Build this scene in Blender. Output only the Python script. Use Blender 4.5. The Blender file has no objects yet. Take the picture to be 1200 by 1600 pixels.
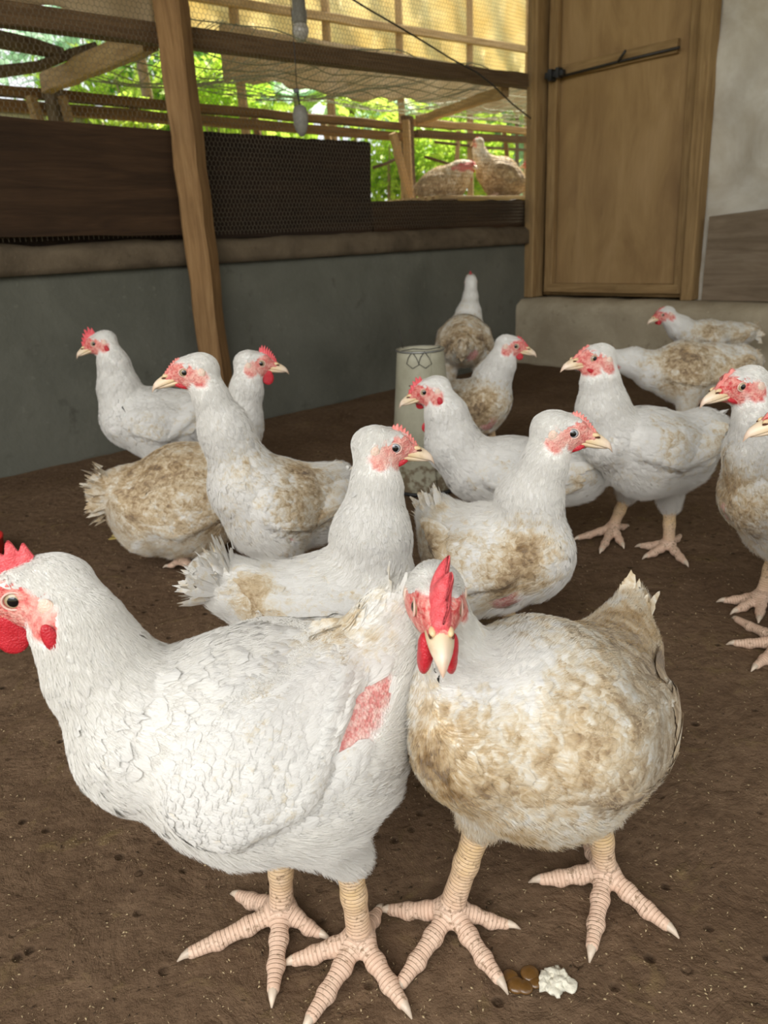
import bpy, bmesh, math, random
import numpy as np
from mathutils import Vector, Matrix, Quaternion

# ------------------------------------------------------------------ camera
FPX, CAM_H, PITCH, ROLL = 1155.0, 0.66, math.radians(20.1), 0.05
_F = np.array([0, math.cos(PITCH), -math.sin(PITCH)])
_R0 = np.array([1.0, 0, 0]); _U0 = np.array([0, math.sin(PITCH), math.cos(PITCH)])
_R = _R0 * math.cos(ROLL) - _U0 * math.sin(ROLL)
_U = _U0 * math.cos(ROLL) + _R0 * math.sin(ROLL)
CAM = np.array([0, 0, CAM_H])
S = bpy.context.scene
COL = S.collection
cd = bpy.data.cameras.new('camera'); cam = bpy.data.objects.new('camera', cd); COL.objects.link(cam)
cd.sensor_fit = 'VERTICAL'; cd.sensor_height = 36.0; cd.sensor_width = 27.0
cd.lens = 36.0 * FPX / 1600.0
cd.clip_start = 0.02
m = Matrix.Identity(4)
for i in range(3):
    m[i][0] = _R[i]; m[i][1] = _U[i]; m[i][2] = -_F[i]; m[i][3] = CAM[i]
cam.matrix_world = m
cd.dof.use_dof = True; cd.dof.focus_distance = 0.80; cd.dof.aperture_fstop = 9.0
S.camera = cam
S.view_settings.view_transform = 'Standard'; S.view_settings.look = 'None'
S.view_settings.gamma = 1.0; S.view_settings.use_curve_mapping = False
S.view_settings.exposure = 0.28
# ------------------------------------------------------------------ daylight
W = bpy.data.worlds.new('overcast_sky'); S.world = W; W.use_nodes = True
wn = W.node_tree.nodes; wl = W.node_tree.links
bg = wn['Background']; bg.inputs['Color'].default_value = (0.95, 0.98, 1.0, 1); bg.inputs['Strength'].default_value = 1.02
sd = bpy.data.lights.new('sun', 'SUN'); sun = bpy.data.objects.new('sun', sd); COL.objects.link(sun)
sd.energy = 12.0; sd.angle = math.radians(6); sd.color = (1.0, 0.93, 0.78)
sun.rotation_euler = (math.radians(38), 0, math.radians(155))
# daylight coming in through the open netted front of the shed, behind the photographer
ad = bpy.data.lights.new('open_front_daylight', 'AREA'); al = bpy.data.objects.new('open_front_daylight', ad); COL.objects.link(al)
ad.shape = 'RECTANGLE'; ad.size = 3.0; ad.size_y = 1.4; ad.energy = 66; ad.color = (1.0, 0.98, 0.95)
al.location = (-0.9, -1.5, 1.95)
al.rotation_euler = (Vector((0.1, 0.9, 0.1)) - Vector(al.location)).to_track_quat('-Z', 'Y').to_euler()

# ------------------------------------------------------------------ pixel <-> place helpers (frame 1200 x 1600)
def ray(x, y):
    d = _F * FPX + _R * (x - 600) - _U * (y - 800)
    return d / np.linalg.norm(d)
def on_floor(x, y, z=0.0):
    d = ray(x, y); return CAM + d * (z - CAM_H) / d[2]
def on_plane(x, y, P, n):
    d = ray(x, y); return CAM + d * (np.dot(np.array(P) - CAM, n) / np.dot(d, n))
def at_depth(x, y, dep):
    return CAM + _F * dep + _R * (x - 600) / FPX * dep - _U * (y - 800) / FPX * dep
def depth_of(p): return float(np.dot(np.array(p) - CAM, _F))

rng = np.random.default_rng(7); random.seed(7)

# wall frames: left wall A (s along, z up), right wall B
dA = np.array([0.7415, 0.671, 0]); nA = np.array([-0.671, 0.7415, 0]); PA = np.array([-0.478, 2.98, 0])
CORNER = np.array([0.868, 4.198, 0]); dB = np.array([0.671, -0.7415, 0]); nB = np.array([0.7415, 0.671, 0])
def WA(s, off, z): return PA + dA * s + nA * off + np.array([0, 0, z])
def WB(s, off, z): return CORNER + dB * s + nB * off + np.array([0, 0, z])
def pxA(x, y, off=0.0):
    q = on_plane(x, y, PA + nA * off, nA); return float(np.dot(q - PA, dA)), float(q[2])
def pxB(x, y, off=0.0):
    q = on_plane(x, y, CORNER + nB * off, nB); return float(np.dot(q - CORNER, dB)), float(q[2])

# ------------------------------------------------------------------ tags and objects
def tag(o, label=None, cat=None, group=None, kind=None):
    if label: o['label'] = label
    if cat: o['category'] = cat
    if group: o['group'] = group
    if kind: o['kind'] = kind
    return o
def empty(name, loc, rz=0.0):
    o = bpy.data.objects.new(name, None); COL.objects.link(o)
    o.location = loc; o.rotation_euler = (0, 0, rz); o.empty_display_size = 0.05
    return o
def mesh_obj(name, V, Fc, mat, parent=None, smooth=True):
    me = bpy.data.meshes.new(name)
    V = np.asarray(V, dtype=np.float32)
    if isinstance(Fc, np.ndarray):
        nf, k = Fc.shape
        me.vertices.add(len(V)); me.vertices.foreach_set('co', V.ravel())
        me.loops.add(nf * k); me.loops.foreach_set('vertex_index', Fc.astype(np.int32).ravel())
        me.polygons.add(nf); me.polygons.foreach_set('loop_start', np.arange(0, nf * k, k, dtype=np.int32))
        me.update(calc_edges=True)
    else:
        me.from_pydata([tuple(map(float, v)) for v in V], [], Fc)
    if smooth: me.polygons.foreach_set('use_smooth', np.ones(len(me.polygons), dtype=bool))
    if mat: me.materials.append(mat)
    o = bpy.data.objects.new(name, me); COL.objects.link(o); o.parent = parent
    return o
def bm_obj(name, bm, mat, parent=None, smooth=False):
    me = bpy.data.meshes.new(name); bm.to_mesh(me); bm.free()
    if smooth: me.polygons.foreach_set('use_smooth', np.ones(len(me.polygons), dtype=bool))
    if mat: me.materials.append(mat)
    o = bpy.data.objects.new(name, me); COL.objects.link(o); o.parent = parent
    return o
def fattr(o, name, arr):
    a = o.data.attributes.new(name, 'FLOAT', 'POINT'); a.data.foreach_set('value', np.asarray(arr, dtype=np.float32).ravel())
def vattr(o, name, arr):
    a = o.data.attributes.new(name, 'FLOAT_VECTOR', 'POINT'); a.data.foreach_set('vector', np.asarray(arr, dtype=np.float32).ravel())

# ------------------------------------------------------------------ materials
class NT:
    def __init__(s, name):
        s.m = bpy.data.materials.new(name); s.m.use_nodes = True
        s.n = s.m.node_tree.nodes; s.l = s.m.node_tree.links
        s.b = s.n['Principled BSDF']; s.out = s.n['Material Output']
    def node(s, t, **kw):
        x = s.n.new(t)
        for k, v in kw.items(): setattr(x, k, v)
        return x
    def link(s, a, b): s.l.new(a, b)
    def set(s, sock, v):
        if hasattr(v, 'is_output') or isinstance(v, bpy.types.NodeSocket): s.l.new(v, sock)
        else: sock.default_value = v
    def coord(s, kind='Object', scale=(1, 1, 1), rot=(0, 0, 0)):
        t = s.node('ShaderNodeTexCoord'); mp = s.node('ShaderNodeMapping')
        mp.inputs['Scale'].default_value = scale; mp.inputs['Rotation'].default_value = rot
        s.link(t.outputs[kind], mp.inputs['Vector']); return mp.outputs['Vector']
    def noise(s, vec, scale, detail=5, rough=0.55, dist=0.0):
        t = s.node('ShaderNodeTexNoise'); t.inputs['Scale'].default_value = scale
        t.inputs['Detail'].default_value = detail; t.inputs['Roughness'].default_value = rough
        t.inputs['Distortion'].default_value = dist
        if vec is not None: s.link(vec, t.inputs['Vector'])
        return t.outputs['Fac']
    def voro(s, vec, scale, feature='F1'):
        t = s.node('ShaderNodeTexVoronoi', feature=feature); t.inputs['Scale'].default_value = scale
        s.link(vec, t.inputs['Vector']); return t.outputs['Distance']
    def ramp(s, fac, stops):
        r = s.node('ShaderNodeValToRGB'); e = r.color_ramp.elements
        while len(e) > 1: e.remove(e[-1])
        e[0].position = stops[0][0]; e[0].color = (*stops[0][1], 1)
        for p, c in stops[1:]:
            x = e.new(p); x.color = (*c, 1)
        s.link(fac, r.inputs['Fac']); return r.outputs['Color']
    def rng(s, v, a, b, c=0.0, d=1.0):
        t = s.node('ShaderNodeMapRange'); s.link(v, t.inputs['Value'])
        for k, x in zip(('From Min', 'From Max', 'To Min', 'To Max'), (a, b, c, d)): t.inputs[k].default_value = x
        return t.outputs['Result']
    def math(s, op, a, b=0.0):
        t = s.node('ShaderNodeMath', operation=op); s.set(t.inputs[0], a); s.set(t.inputs[1], b); return t.outputs[0]
    def mix(s, fac, a, b, mode='MIX'):
        t = s.node('ShaderNodeMix', data_type='RGBA', blend_type=mode)
        s.set(t.inputs[0], fac)
        s.set(t.inputs[6], (*a, 1) if isinstance(a, tuple) else a); s.set(t.inputs[7], (*b, 1) if isinstance(b, tuple) else b)
        return t.outputs[2]
    def attr(s, name, out='Fac'):
        t = s.node('ShaderNodeAttribute'); t.attribute_name = name; return t.outputs[out]
    def bump(s, h, strength=0.3, dist=0.01):
        t = s.node('ShaderNodeBump'); t.inputs['Strength'].default_value = strength; t.inputs['Distance'].default_value = dist
        s.link(h, t.inputs['Height']); s.link(t.outputs['Normal'], s.b.inputs['Normal']); return t.outputs['Normal']
    def col(s, c): s.set(s.b.inputs['Base Color'], (*c, 1) if isinstance(c, tuple) else c)
    def pr(s, rough=0.7, spec=0.3):
        s.b.inputs['Roughness'].default_value = rough; s.b.inputs['Specular IOR Level'].default_value = spec
    def translucent(s, color, fac):
        tr = s.node('ShaderNodeBsdfTranslucent'); s.set(tr.inputs['Color'], (*color, 1) if isinstance(color, tuple) else color)
        mx = s.node('ShaderNodeMixShader'); mx.inputs[0].default_value = fac
        s.link(s.b.outputs[0], mx.inputs[1]); s.link(tr.outputs[0], mx.inputs[2]); s.link(mx.outputs[0], s.out.inputs['Surface'])

def plumage_colour(t, per=None):
    co = t.attr('nco', 'Vector'); dirt = t.attr('dirt')  # dirt attribute also carries shade tinted into the back and outdoor hens
    n1 = t.noise(co, 17, 5, 0.65, 1.0); n2 = t.noise(co, 75, 4, 0.65, 0.8)
    st = t.math('ADD', t.math('ADD', t.math('MULTIPLY', t.rng(n1, 0.25, 0.75), 0.45), t.math('MULTIPLY', t.rng(n2, 0.25, 0.75), 0.45)), dirt)
    if per is not None: st = t.math('ADD', st, per)
    st = t.rng(st, 0.70, 1.35)
    return t.ramp(st, [(0, (0.84, 0.82, 0.775)), (0.22, (0.79, 0.725, 0.60)), (0.5, (0.64, 0.50, 0.31)), (0.8, (0.38, 0.25, 0.12)), (1, (0.20, 0.125, 0.06))])
def mat_feather():
    t = NT('feather_white'); fu = t.attr('fuv', 'Vector')
    sp_ = t.node('ShaderNodeSeparateXYZ'); t.link(fu, sp_.inputs[0])
    per = t.math('ADD', t.rng(sp_.outputs[2], 0, 1, -0.09, 0.09), t.rng(sp_.outputs[1], 0.3, 1, -0.05, 0.12))
    c = plumage_colour(t, per)
    mp = t.node('ShaderNodeMapping'); mp.inputs['Scale'].default_value = (9, 2.2, 40); t.link(fu, mp.inputs['Vector'])
    nn = t.noise(mp.outputs['Vector'], 1.0, 3, 0.6)
    c = t.mix(t.rng(nn, 0.35, 0.7, 0.0, 0.22), c, (0.62, 0.58, 0.52))
    t.col(c); t.pr(0.62, 0.18); t.bump(nn, 0.5, 0.002)
    t.b.inputs['Sheen Weight'].default_value = 0.15
    t.translucent(c, 0.14); return t.m
def mat_down():
    t = NT('down_fluff'); c = plumage_colour(t); t.col(c); t.pr(0.8, 0.1); t.translucent(c, 0.3); return t.m
def mat_skin():
    t = NT('body_skin'); c = plumage_colour(t)
    co = t.attr('nco', 'Vector'); face = t.attr('face'); bald = t.attr('bald'); pale = t.attr('pale')
    n = t.noise(co, 160, 4, 0.65); v = t.voro(co, 420)
    red = t.mix(t.rng(n, 0.38, 0.62), (0.58, 0.06, 0.06), (0.80, 0.36, 0.30))
    red = t.mix(t.math('MULTIPLY', pale, 0.75), red, (0.82, 0.60, 0.50))
    pink = t.mix(t.rng(n, 0.4, 0.6), (0.62, 0.22, 0.20), (0.78, 0.52, 0.46))
    c = t.mix(bald, c, pink); c = t.mix(face, c, red)
    t.col(c); t.pr(0.6, 0.25)
    h = t.math('ADD', t.math('MULTIPLY', n, 1.0), t.math('MULTIPLY', v, 0.6)); t.bump(h, 0.7, 0.0025)
    t.b.inputs['Subsurface Weight'].default_value = 0.12; t.b.inputs['Subsurface Radius'].default_value = (0.01, 0.004, 0.003)
    t.b.inputs['Subsurface Scale'].default_value = 0.4
    return t.m
def mat_comb(name, a, b, rough=0.45):
    t = NT(name); co = t.coord('Object'); n = t.noise(co, 120, 4); v = t.voro(co, 600)
    t.col(t.mix(t.rng(n, 0.3, 0.7), a, b)); t.pr(rough, 0.4); t.bump(t.math('ADD', n, t.math('MULTIPLY', v, 0.5)), 0.6, 0.002)
    t.b.inputs['Subsurface Weight'].default_value = 0.2; t.b.inputs['Subsurface Radius'].default_value = (0.01, 0.003, 0.002)
    t.b.inputs['Subsurface Scale'].default_value = 0.5
    return t.m
def mat_beak():
    t = NT('beak_horn'); g = t.attr('tip'); co = t.coord('Object')
    c = t.ramp(g, [(0, (0.72, 0.52, 0.28)), (0.45, (0.78, 0.62, 0.42)), (0.8, (0.80, 0.64, 0.50)), (1, (0.62, 0.42, 0.30))])
    n = t.noise(co, 90, 3); c = t.mix(t.rng(n, 0.55, 0.75, 0, 0.5), c, (0.55, 0.36, 0.2))
    t.col(c); t.pr(0.35, 0.5); return t.m
def mat_leg():
    t = NT('leg_scales'); al = t.attr('along'); sh = t.attr('shank'); co = t.attr('nco', 'Vector')
    n = t.noise(co, 60, 4); n2 = t.noise(co, 260, 3)
    base = t.mix(sh, (0.68, 0.46, 0.33), (0.70, 0.49, 0.25))
    base = t.mix(t.rng(n, 0.35, 0.7, 0, 0.5), base, (0.78, 0.60, 0.46))
    dirt = t.rng(t.math('ADD', n2, t.math('MULTIPLY', n, 0.6)), 0.86, 1.04, 0, 0.85)
    c = t.mix(dirt, base, (0.20, 0.12, 0.06))
    w = t.math('SINE', t.math('MULTIPLY', al, 1500.0))
    w = t.rng(w, -1, -0.3)
    c = t.mix(t.rng(w, 0, 1, 0.25, 0.0), c, (0.45, 0.28, 0.17))
    t.col(c); t.pr(0.55, 0.35)
    t.bump(t.math('ADD', w, t.math('MULTIPLY', n2, 0.5)), 0.6, 0.0016); return t.m
def mat_simple(name, c, rough=0.5, spec=0.4, metal=0.0, bump=0.0, bscale=60):
    t = NT(name); t.pr(rough, spec); t.b.inputs['Metallic'].default_value = metal
    n = t.noise(t.coord('Object'), bscale, 4)
    t.col(t.mix(t.rng(n, 0.3, 0.7), tuple(x * 0.8 for x in c), tuple(min(1, x * 1.15) for x in c)))
    if bump: t.bump(n, bump, 0.003)
    return t.m
def mat_wood(name, dark, mid, light, grain=1.0, rough=0.75, stain=0.3):
    t = NT(name); v = t.coord('Object', (1.2 * grain, 14 * grain, 14 * grain))
    n = t.noise(v, 3.0, 6, 0.6, 1.2); v2 = t.coord('Object'); big = t.noise(v2, 3.5, 5, 0.6); f = t.noise(t.coord('Object', (6, 90, 90)), 2.0, 3)
    c = t.ramp(n, [(0.25, dark), (0.5, mid), (0.75, light)])
    c = t.mix(t.rng(big, 0.45, 0.75, 0, stain), c, tuple(x * 0.35 for x in dark))
    c = t.mix(t.rng(f, 0.3, 0.7, 0, 0.3), c, dark)
    t.col(c); t.pr(rough, 0.2); t.bump(t.math('ADD', n, f), 0.5, 0.004); return t.m
def mat_ply(name, a, b, c3):
    t = NT(name); v = t.coord('Object', (2.5, 1, 0.7)); n = t.noise(v, 3.2, 6, 0.6, 0.8)
    f = t.noise(t.coord('Object', (50, 50, 3)), 2.0, 4); s = t.noise(t.coord('Object', (7, 7, 1.1)), 1.4, 5, 0.6)
    c = t.ramp(n, [(0.3, a), (0.55, b), (0.8, c3)]); c = t.mix(t.rng(f, 0.35, 0.7, 0, 0.25), c, a)
    c = t.mix(t.rng(s, 0.66, 0.76, 0, 0.55), c, tuple(x * 0.4 for x in a))
    t.col(c); t.pr(0.6, 0.25); t.bump(f, 0.25, 0.002); return t.m
def mat_plaster(name, a, b, dirtc, sc=1.0):
    t = NT(name); v = t.coord('Object'); n = t.noise(v, 2.6 * sc, 7, 0.62, 0.4); f = t.noise(v, 38 * sc, 5, 0.65)
    sp = t.noise(v, 11 * sc, 5, 0.6)
    c = t.mix(t.rng(n, 0.35, 0.68), a, b); c = t.mix(t.rng(sp, 0.62, 0.72, 0, 0.45), c, dirtc)
    c = t.mix(t.rng(f, 0.62, 0.72, 0, 0.35), c, tuple(min(1, x * 1.5) for x in b))
    t.col(c); t.pr(0.88, 0.15); t.bump(t.math('ADD', t.math('MULTIPLY', f, 0.5), n), 0.55, 0.012); return t.m
def mat_floor():
    t = NT('packed_litter'); v = t.coord('Object')
    n = t.noise(v, 3.0, 8, 0.65, 0.5); f = t.noise(v, 55, 6, 0.7); g = t.noise(v, 12, 6, 0.6, 1.5)
    c = t.ramp(n, [(0.25, (0.115, 0.070, 0.040)), (0.5, (0.175, 0.112, 0.067)), (0.75, (0.25, 0.165, 0.10))])
    c = t.mix(t.rng(g, 0.58, 0.72, 0, 0.5), c, (0.26, 0.19, 0.075))
    c = t.mix(t.rng(f, 0.35, 0.65, 0, 0.6), c, (0.075, 0.045, 0.026))
    fl = t.voro(v, 230); fm = t.noise(v, 24, 3)
    fl = t.math('MULTIPLY', t.rng(fl, 0.16, 0.05), t.rng(fm, 0.5, 0.62)); c = t.mix(fl, c, (0.45, 0.34, 0.2))
    pit = t.rng(t.voro(v, 34), 0.06, 0.22); pm = t.noise(v, 9, 3)
    pitm = t.math('MAXIMUM', pit, t.rng(pm, 0.56, 0.5)); c = t.mix(t.rng(pitm, 0, 1, 0.75, 0), c, (0.02, 0.012, 0.007))
    t.col(c); t.pr(0.9, 0.08)
    h = t.math('ADD', t.math('MULTIPLY', f, 0.7), t.math('MULTIPLY', pitm, 0.5)); h = t.math('ADD', h, g)
    t.bump(h, 0.85, 0.012); return t.m
def mat_tin():
    t = NT('painted_tin'); v = t.coord('Object'); n = t.noise(v, 9, 6, 0.65); f = t.noise(v, 45, 5, 0.6)
    sep = t.node('ShaderNodeSeparateXYZ'); t.link(v, sep.inputs[0])
    low = t.rng(sep.outputs[2], 0.16, 0.0, 0, 0.35)
    c = t.mix(t.rng(n, 0.35, 0.7), (0.30, 0.285, 0.20), (0.44, 0.415, 0.31))
    rust = t.rng(t.math('ADD', t.math('ADD', f, t.math('MULTIPLY', n, 0.4)), low), 0.88, 1.02, 0, 0.85)
    c = t.mix(rust, c, (0.12, 0.075, 0.035)); t.col(c); t.pr(0.5, 0.4); t.bump(f, 0.3, 0.004); return t.m
def mat_sheet(name, a, b, tr):
    t = NT(name); v = t.coord('Object'); n = t.noise(v, 3, 5, 0.6, 0.8); f = t.noise(v, 30, 3)
    c = t.mix(t.rng(n, 0.35, 0.65), a, b); c = t.mix(t.rng(f, 0.4, 0.7, 0, 0.25), c, a)
    t.col(c); t.pr(0.6, 0.2); t.bump(n, 0.4, 0.03); t.translucent(c, tr); return t.m
def mat_leaf(name, a, b):
    t = NT(name); n = t.noise(t.coord('Object'), 2.2, 4); c = t.mix(t.rng(n, 0.35, 0.65), a, b)
    t.col(c); t.pr(0.5, 0.3); t.translucent(c, 0.5); return t.m

M = dict(
    feather=mat_feather(), down=mat_down(), skin=mat_skin(),
    comb=mat_comb('comb_red', (0.62, 0.055, 0.07), (0.80, 0.15, 0.16)),
    comb_pink=mat_comb('comb_pink', (0.66, 0.15, 0.13), (0.82, 0.32, 0.27)),
    wattle=mat_comb('wattle_red', (0.42, 0.012, 0.02), (0.58, 0.03, 0.045), 0.35),
    earlobe=mat_comb('earlobe_cream', (0.74, 0.52, 0.42), (0.80, 0.64, 0.52)),
    beak=mat_beak(), leg=mat_leg(),
    claw=mat_simple('claw_horn', (0.62, 0.50, 0.38), 0.35, 0.5),
    iris=mat_simple('iris', (0.42, 0.33, 0.20), 0.08, 0.6), iris_grey=mat_simple('iris_grey', (0.34, 0.36, 0.38), 0.08, 0.6),
    pupil=mat_simple('pupil', (0.004, 0.004, 0.005), 0.05, 0.7),
    eyelid=mat_simple('eyelid', (0.74, 0.50, 0.42), 0.5, 0.3),
    dark=mat_simple('nostril', (0.10, 0.04, 0.025), 0.7, 0.1),
    floor=mat_floor(),
    wallA=mat_plaster('grey_plaster', (0.098, 0.098, 0.078), (0.145, 0.143, 0.115), (0.05, 0.046, 0.036)),
    kerb=mat_plaster('kerb_mortar', (0.32, 0.265, 0.18), (0.46, 0.395, 0.28), (0.10, 0.07, 0.04), 1.6),
    ledge=mat_plaster('ledge_mortar', (0.075, 0.056, 0.036), (0.15, 0.115, 0.075), (0.03, 0.02, 0.012), 2.2),
    wood_post=mat_wood('wood_post', (0.16, 0.085, 0.035), (0.27, 0.155, 0.065), (0.36, 0.22, 0.10)),
    wood_door=mat_wood('wood_door_frame', (0.20, 0.12, 0.05), (0.32, 0.205, 0.09), (0.42, 0.285, 0.135)),
    wood_dark=mat_wood('wood_dark', (0.018, 0.010, 0.005), (0.042, 0.022, 0.010), (0.072, 0.038, 0.018), 0.5),
    wood_black=mat_wood('wood_black', (0.012, 0.007, 0.004), (0.026, 0.015, 0.009), (0.045, 0.026, 0.015), 0.5),
    wood_beam=mat_wood('wood_beam', (0.075, 0.042, 0.02), (0.14, 0.085, 0.042), (0.21, 0.13, 0.065)),
    wood_tan=mat_wood('wood_tan', (0.30, 0.19, 0.085), (0.46, 0.31, 0.15), (0.60, 0.44, 0.25)),
    wood_grey=mat_wood('wood_grey', (0.13, 0.095, 0.06), (0.22, 0.165, 0.11), (0.30, 0.24, 0.17), 0.5),
    ply=mat_ply('plywood_door', (0.25, 0.15, 0.065), (0.36, 0.23, 0.10), (0.44, 0.29, 0.14)),
    tarp=mat_sheet('tarp_white', (0.50, 0.44, 0.34), (0.72, 0.69, 0.61), 0.12),
    sheet=mat_sheet('cream_sheet', (0.86, 0.70, 0.38), (0.95, 0.86, 0.60), 0.62),
    sheet2=mat_sheet('tan_sheet', (0.52, 0.40, 0.24), (0.68, 0.56, 0.38), 0.45),
    net=mat_sheet('green_net', (0.42, 0.44, 0.32), (0.60, 0.60, 0.46), 0.4),
    wire=mat_simple('galvanised_wire', (0.20, 0.17, 0.12), 0.5, 0.4, 0.6),
    wire_dark=mat_simple('wire_dark', (0.05, 0.045, 0.04), 0.5, 0.4, 0.5),
    tin=mat_tin(), rim=mat_simple('tin_rim', (0.30, 0.30, 0.28), 0.35, 0.5, 0.7),
    black=mat_simple('black_plastic', (0.02, 0.02, 0.02), 0.4, 0.4),
    grey=mat_simple('grey_plastic', (0.21, 0.20, 0.17), 0.5, 0.4),
    bulb=mat_simple('bulb_glass', (0.50, 0.47, 0.42), 0.25, 0.5),
    red_plastic=mat_simple('red_plastic', (0.50, 0.015, 0.012), 0.3, 0.5),
    roof=mat_simple('roof_tin', (0.25, 0.22, 0.18), 0.6, 0.3),
    leafA=mat_leaf('leaf_bright', (0.30, 0.52, 0.04), (0.62, 0.78, 0.14)),
    leafB=mat_leaf('leaf_green', (0.14, 0.36, 0.07), (0.32, 0.56, 0.16)),
    leafC=mat_leaf('leaf_bluish', (0.34, 0.55, 0.38), (0.55, 0.75, 0.58)),
    trunk=mat_wood('tree_bark', (0.16, 0.11, 0.07), (0.27, 0.20, 0.13), (0.40, 0.32, 0.22)),
    ground=mat_simple('outside_soil', (0.20, 0.19, 0.08), 0.9, 0.1, 0, 0.5, 5),
    husk=mat_simple('husk', (0.50, 0.38, 0.22), 0.8, 0.2), husk_dark=mat_simple('husk_dark', (0.07, 0.045, 0.025), 0.8, 0.2),
    drop_w=mat_simple('dropping_white', (0.68, 0.64, 0.52), 0.7, 0.3, 0, 0.6, 200), drop_b=mat_simple('dropping_brown', (0.13, 0.062, 0.015), 0.25, 0.6, 0, 0.4, 90),
    straw=mat_simple('straw', (0.40, 0.30, 0.09), 0.8, 0.2),
)

# ------------------------------------------------------------------ shapes
def box_bm(x0, x1, y0, y1, z0, z1, bm=None, bev=0.0):
    own = bm is None
    if own: bm = bmesh.new()
    vs = [bm.verts.new((x, y, z)) for x in (x0, x1) for y in (y0, y1) for z in (z0, z1)]
    for f in ((0, 1, 3, 2), (4, 6, 7, 5), (0, 4, 5, 1), (2, 3, 7, 6), (0, 2, 6, 4), (1, 5, 7, 3)):
        bm.faces.new([vs[i] for i in f])
    bmesh.ops.recalc_face_normals(bm, faces=bm.faces[:])
    if bev: bmesh.ops.bevel(bm, geom=bm.edges[:], offset=bev, segments=2, affect='EDGES', profile=0.6)
    return bm
def beam(name, A, B, w, h, mat, parent=None, rough=0.0025, up=(0, 0, 1), seg=10, wtip=1.0, yaw=None):
    """a sawn timber from A to B; its grain runs along local x"""
    A = Vector(A); B = Vector(B); L = (B - A).length; x = (B - A).normalized(); u = Vector(up)
    if abs(x.dot(u)) > 0.95: u = Vector((nA[0], nA[1], 0)) if yaw is None else Vector(yaw)
    y = u.cross(x).normalized(); z = x.cross(y)
    bm = bmesh.new(); prof = []
    c = min(w, h) * 0.09
    for (a, b) in ((-1, -1), (1, -1), (1, 1), (-1, 1)):
        sx, sy = a * w / 2, b * h / 2
        pa = (sx, sy - b * c); pb = (sx - a * c, sy)
        prof += [pa, pb] if a * b > 0 else [pb, pa]
    rows = []
    r = random.Random(sum(map(ord, name)) + int(L * 1000))
    wob = [(r.uniform(-1, 1), r.uniform(-1, 1)) for _ in range(seg + 1)]
    for i in range(seg + 1):
        t = i / seg; k = 1 + (wtip - 1) * t
        rows.append([bm.verts.new((t * L, p[0] * k + wob[i][0] * rough + r.uniform(-rough, rough) * 0.6, p[1] * k + wob[i][1] * rough + r.uniform(-rough, rough) * 0.6)) for p in prof])
    for i in range(seg):
        for j in range(8):
            bm.faces.new((rows[i][j], rows[i][(j + 1) % 8], rows[i + 1][(j + 1) % 8], rows[i + 1][j]))
    bm.faces.new(rows[0]); bm.faces.new(rows[-1][::-1])
    bmesh.ops.recalc_face_normals(bm, faces=bm.faces[:])
    o = bm_obj(name, bm, mat, None)
    mt = Matrix(((x[0], y[0], z[0], A[0]), (x[1], y[1], z[1], A[1]), (x[2], y[2], z[2], A[2]), (0, 0, 0, 1)))
    if parent is not None:
        o.parent = parent; bpy.context.view_layer.update(); o.matrix_parent_inverse = parent.matrix_world.inverted()
    o.matrix_world = mt
    return o
def tube_np(pts, radii, nseg=8, cap=True):
    pts = np.asarray(pts, float); n = len(pts); radii = np.broadcast_to(np.asarray(radii, float), (n,))
    T = np.gradient(pts, axis=0); T /= np.linalg.norm(T, axis=1)[:, None] + 1e-12
    ref = np.array([0, 0, 1.0]) if abs(T[0][2]) < 0.9 else np.array([1.0, 0, 0])
    V = []; N = np.cross(T[0], ref); N /= np.linalg.norm(N)
    for i in range(n):
        N = N - T[i] * np.dot(N, T[i]); N /= np.linalg.norm(N) + 1e-12; Bn = np.cross(T[i], N)
        a = np.arange(nseg) * 2 * np.pi / nseg
        V.append(pts[i] + radii[i] * (np.cos(a)[:, None] * N + np.sin(a)[:, None] * Bn))
    V = np.concatenate(V); Fq = []
    for i in range(n - 1):
        for j in range(nseg):
            k = (j + 1) % nseg
            Fq.append((i * nseg + j, i * nseg + k, (i + 1) * nseg + k, (i + 1) * nseg + j))
    if cap: Fq.append(tuple(range(nseg))[::-1]); Fq.append(tuple((n - 1) * nseg + j for j in range(nseg)))
    return V, Fq
def tube(name, pts, radii, mat, parent=None, nseg=8):
    V, Fq = tube_np(pts, radii, nseg); return mesh_obj(name, V, Fq, mat, parent)
def lathe(name, prof, mat, parent=None, nseg=32, cap=True):
    V = []; Fq = []
    for r, z in prof:
        for j in range(nseg):
            a = 2 * math.pi * j / nseg; V.append((r * math.cos(a), r * math.sin(a), z))
    for i in range(len(prof) - 1):
        for j in range(nseg):
            k = (j + 1) % nseg; Fq.append((i * nseg + j, i * nseg + k, (i + 1) * nseg + k, (i + 1) * nseg + j))
    if cap:
        Fq.append(tuple(range(nseg))[::-1]); Fq.append(tuple((len(prof) - 1) * nseg + j for j in range(nseg)))
    return mesh_obj(name, V, Fq, mat, parent)
def ball_np(c, r, rot=None, nu=14, nv=10):
    V = []; r = np.asarray(r, float)
    for i in range(1, nv):
        th = math.pi * i / nv
        for j in range(nu):
            ph = 2 * math.pi * j / nu; V.append((math.sin(th) * math.cos(ph), math.sin(th) * math.sin(ph), math.cos(th)))
    V.append((0, 0, 1)); V.append((0, 0, -1)); V = np.array(V) * r
    if rot is not None: V = V @ np.asarray(rot).T
    V = V + np.asarray(c); Fq = []; n0 = (nv - 1) * nu
    for i in range(nv - 2):
        for j in range(nu):
            k = (j + 1) % nu; Fq.append((i * nu + j, (i + 1) * nu + j, (i + 1) * nu + k, i * nu + k))
    for j in range(nu):
        k = (j + 1) % nu; Fq.append((j, k, n0)); Fq.append(((nv - 2) * nu + k, (nv - 2) * nu + j, n0 + 1))
    return V, Fq

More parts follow.
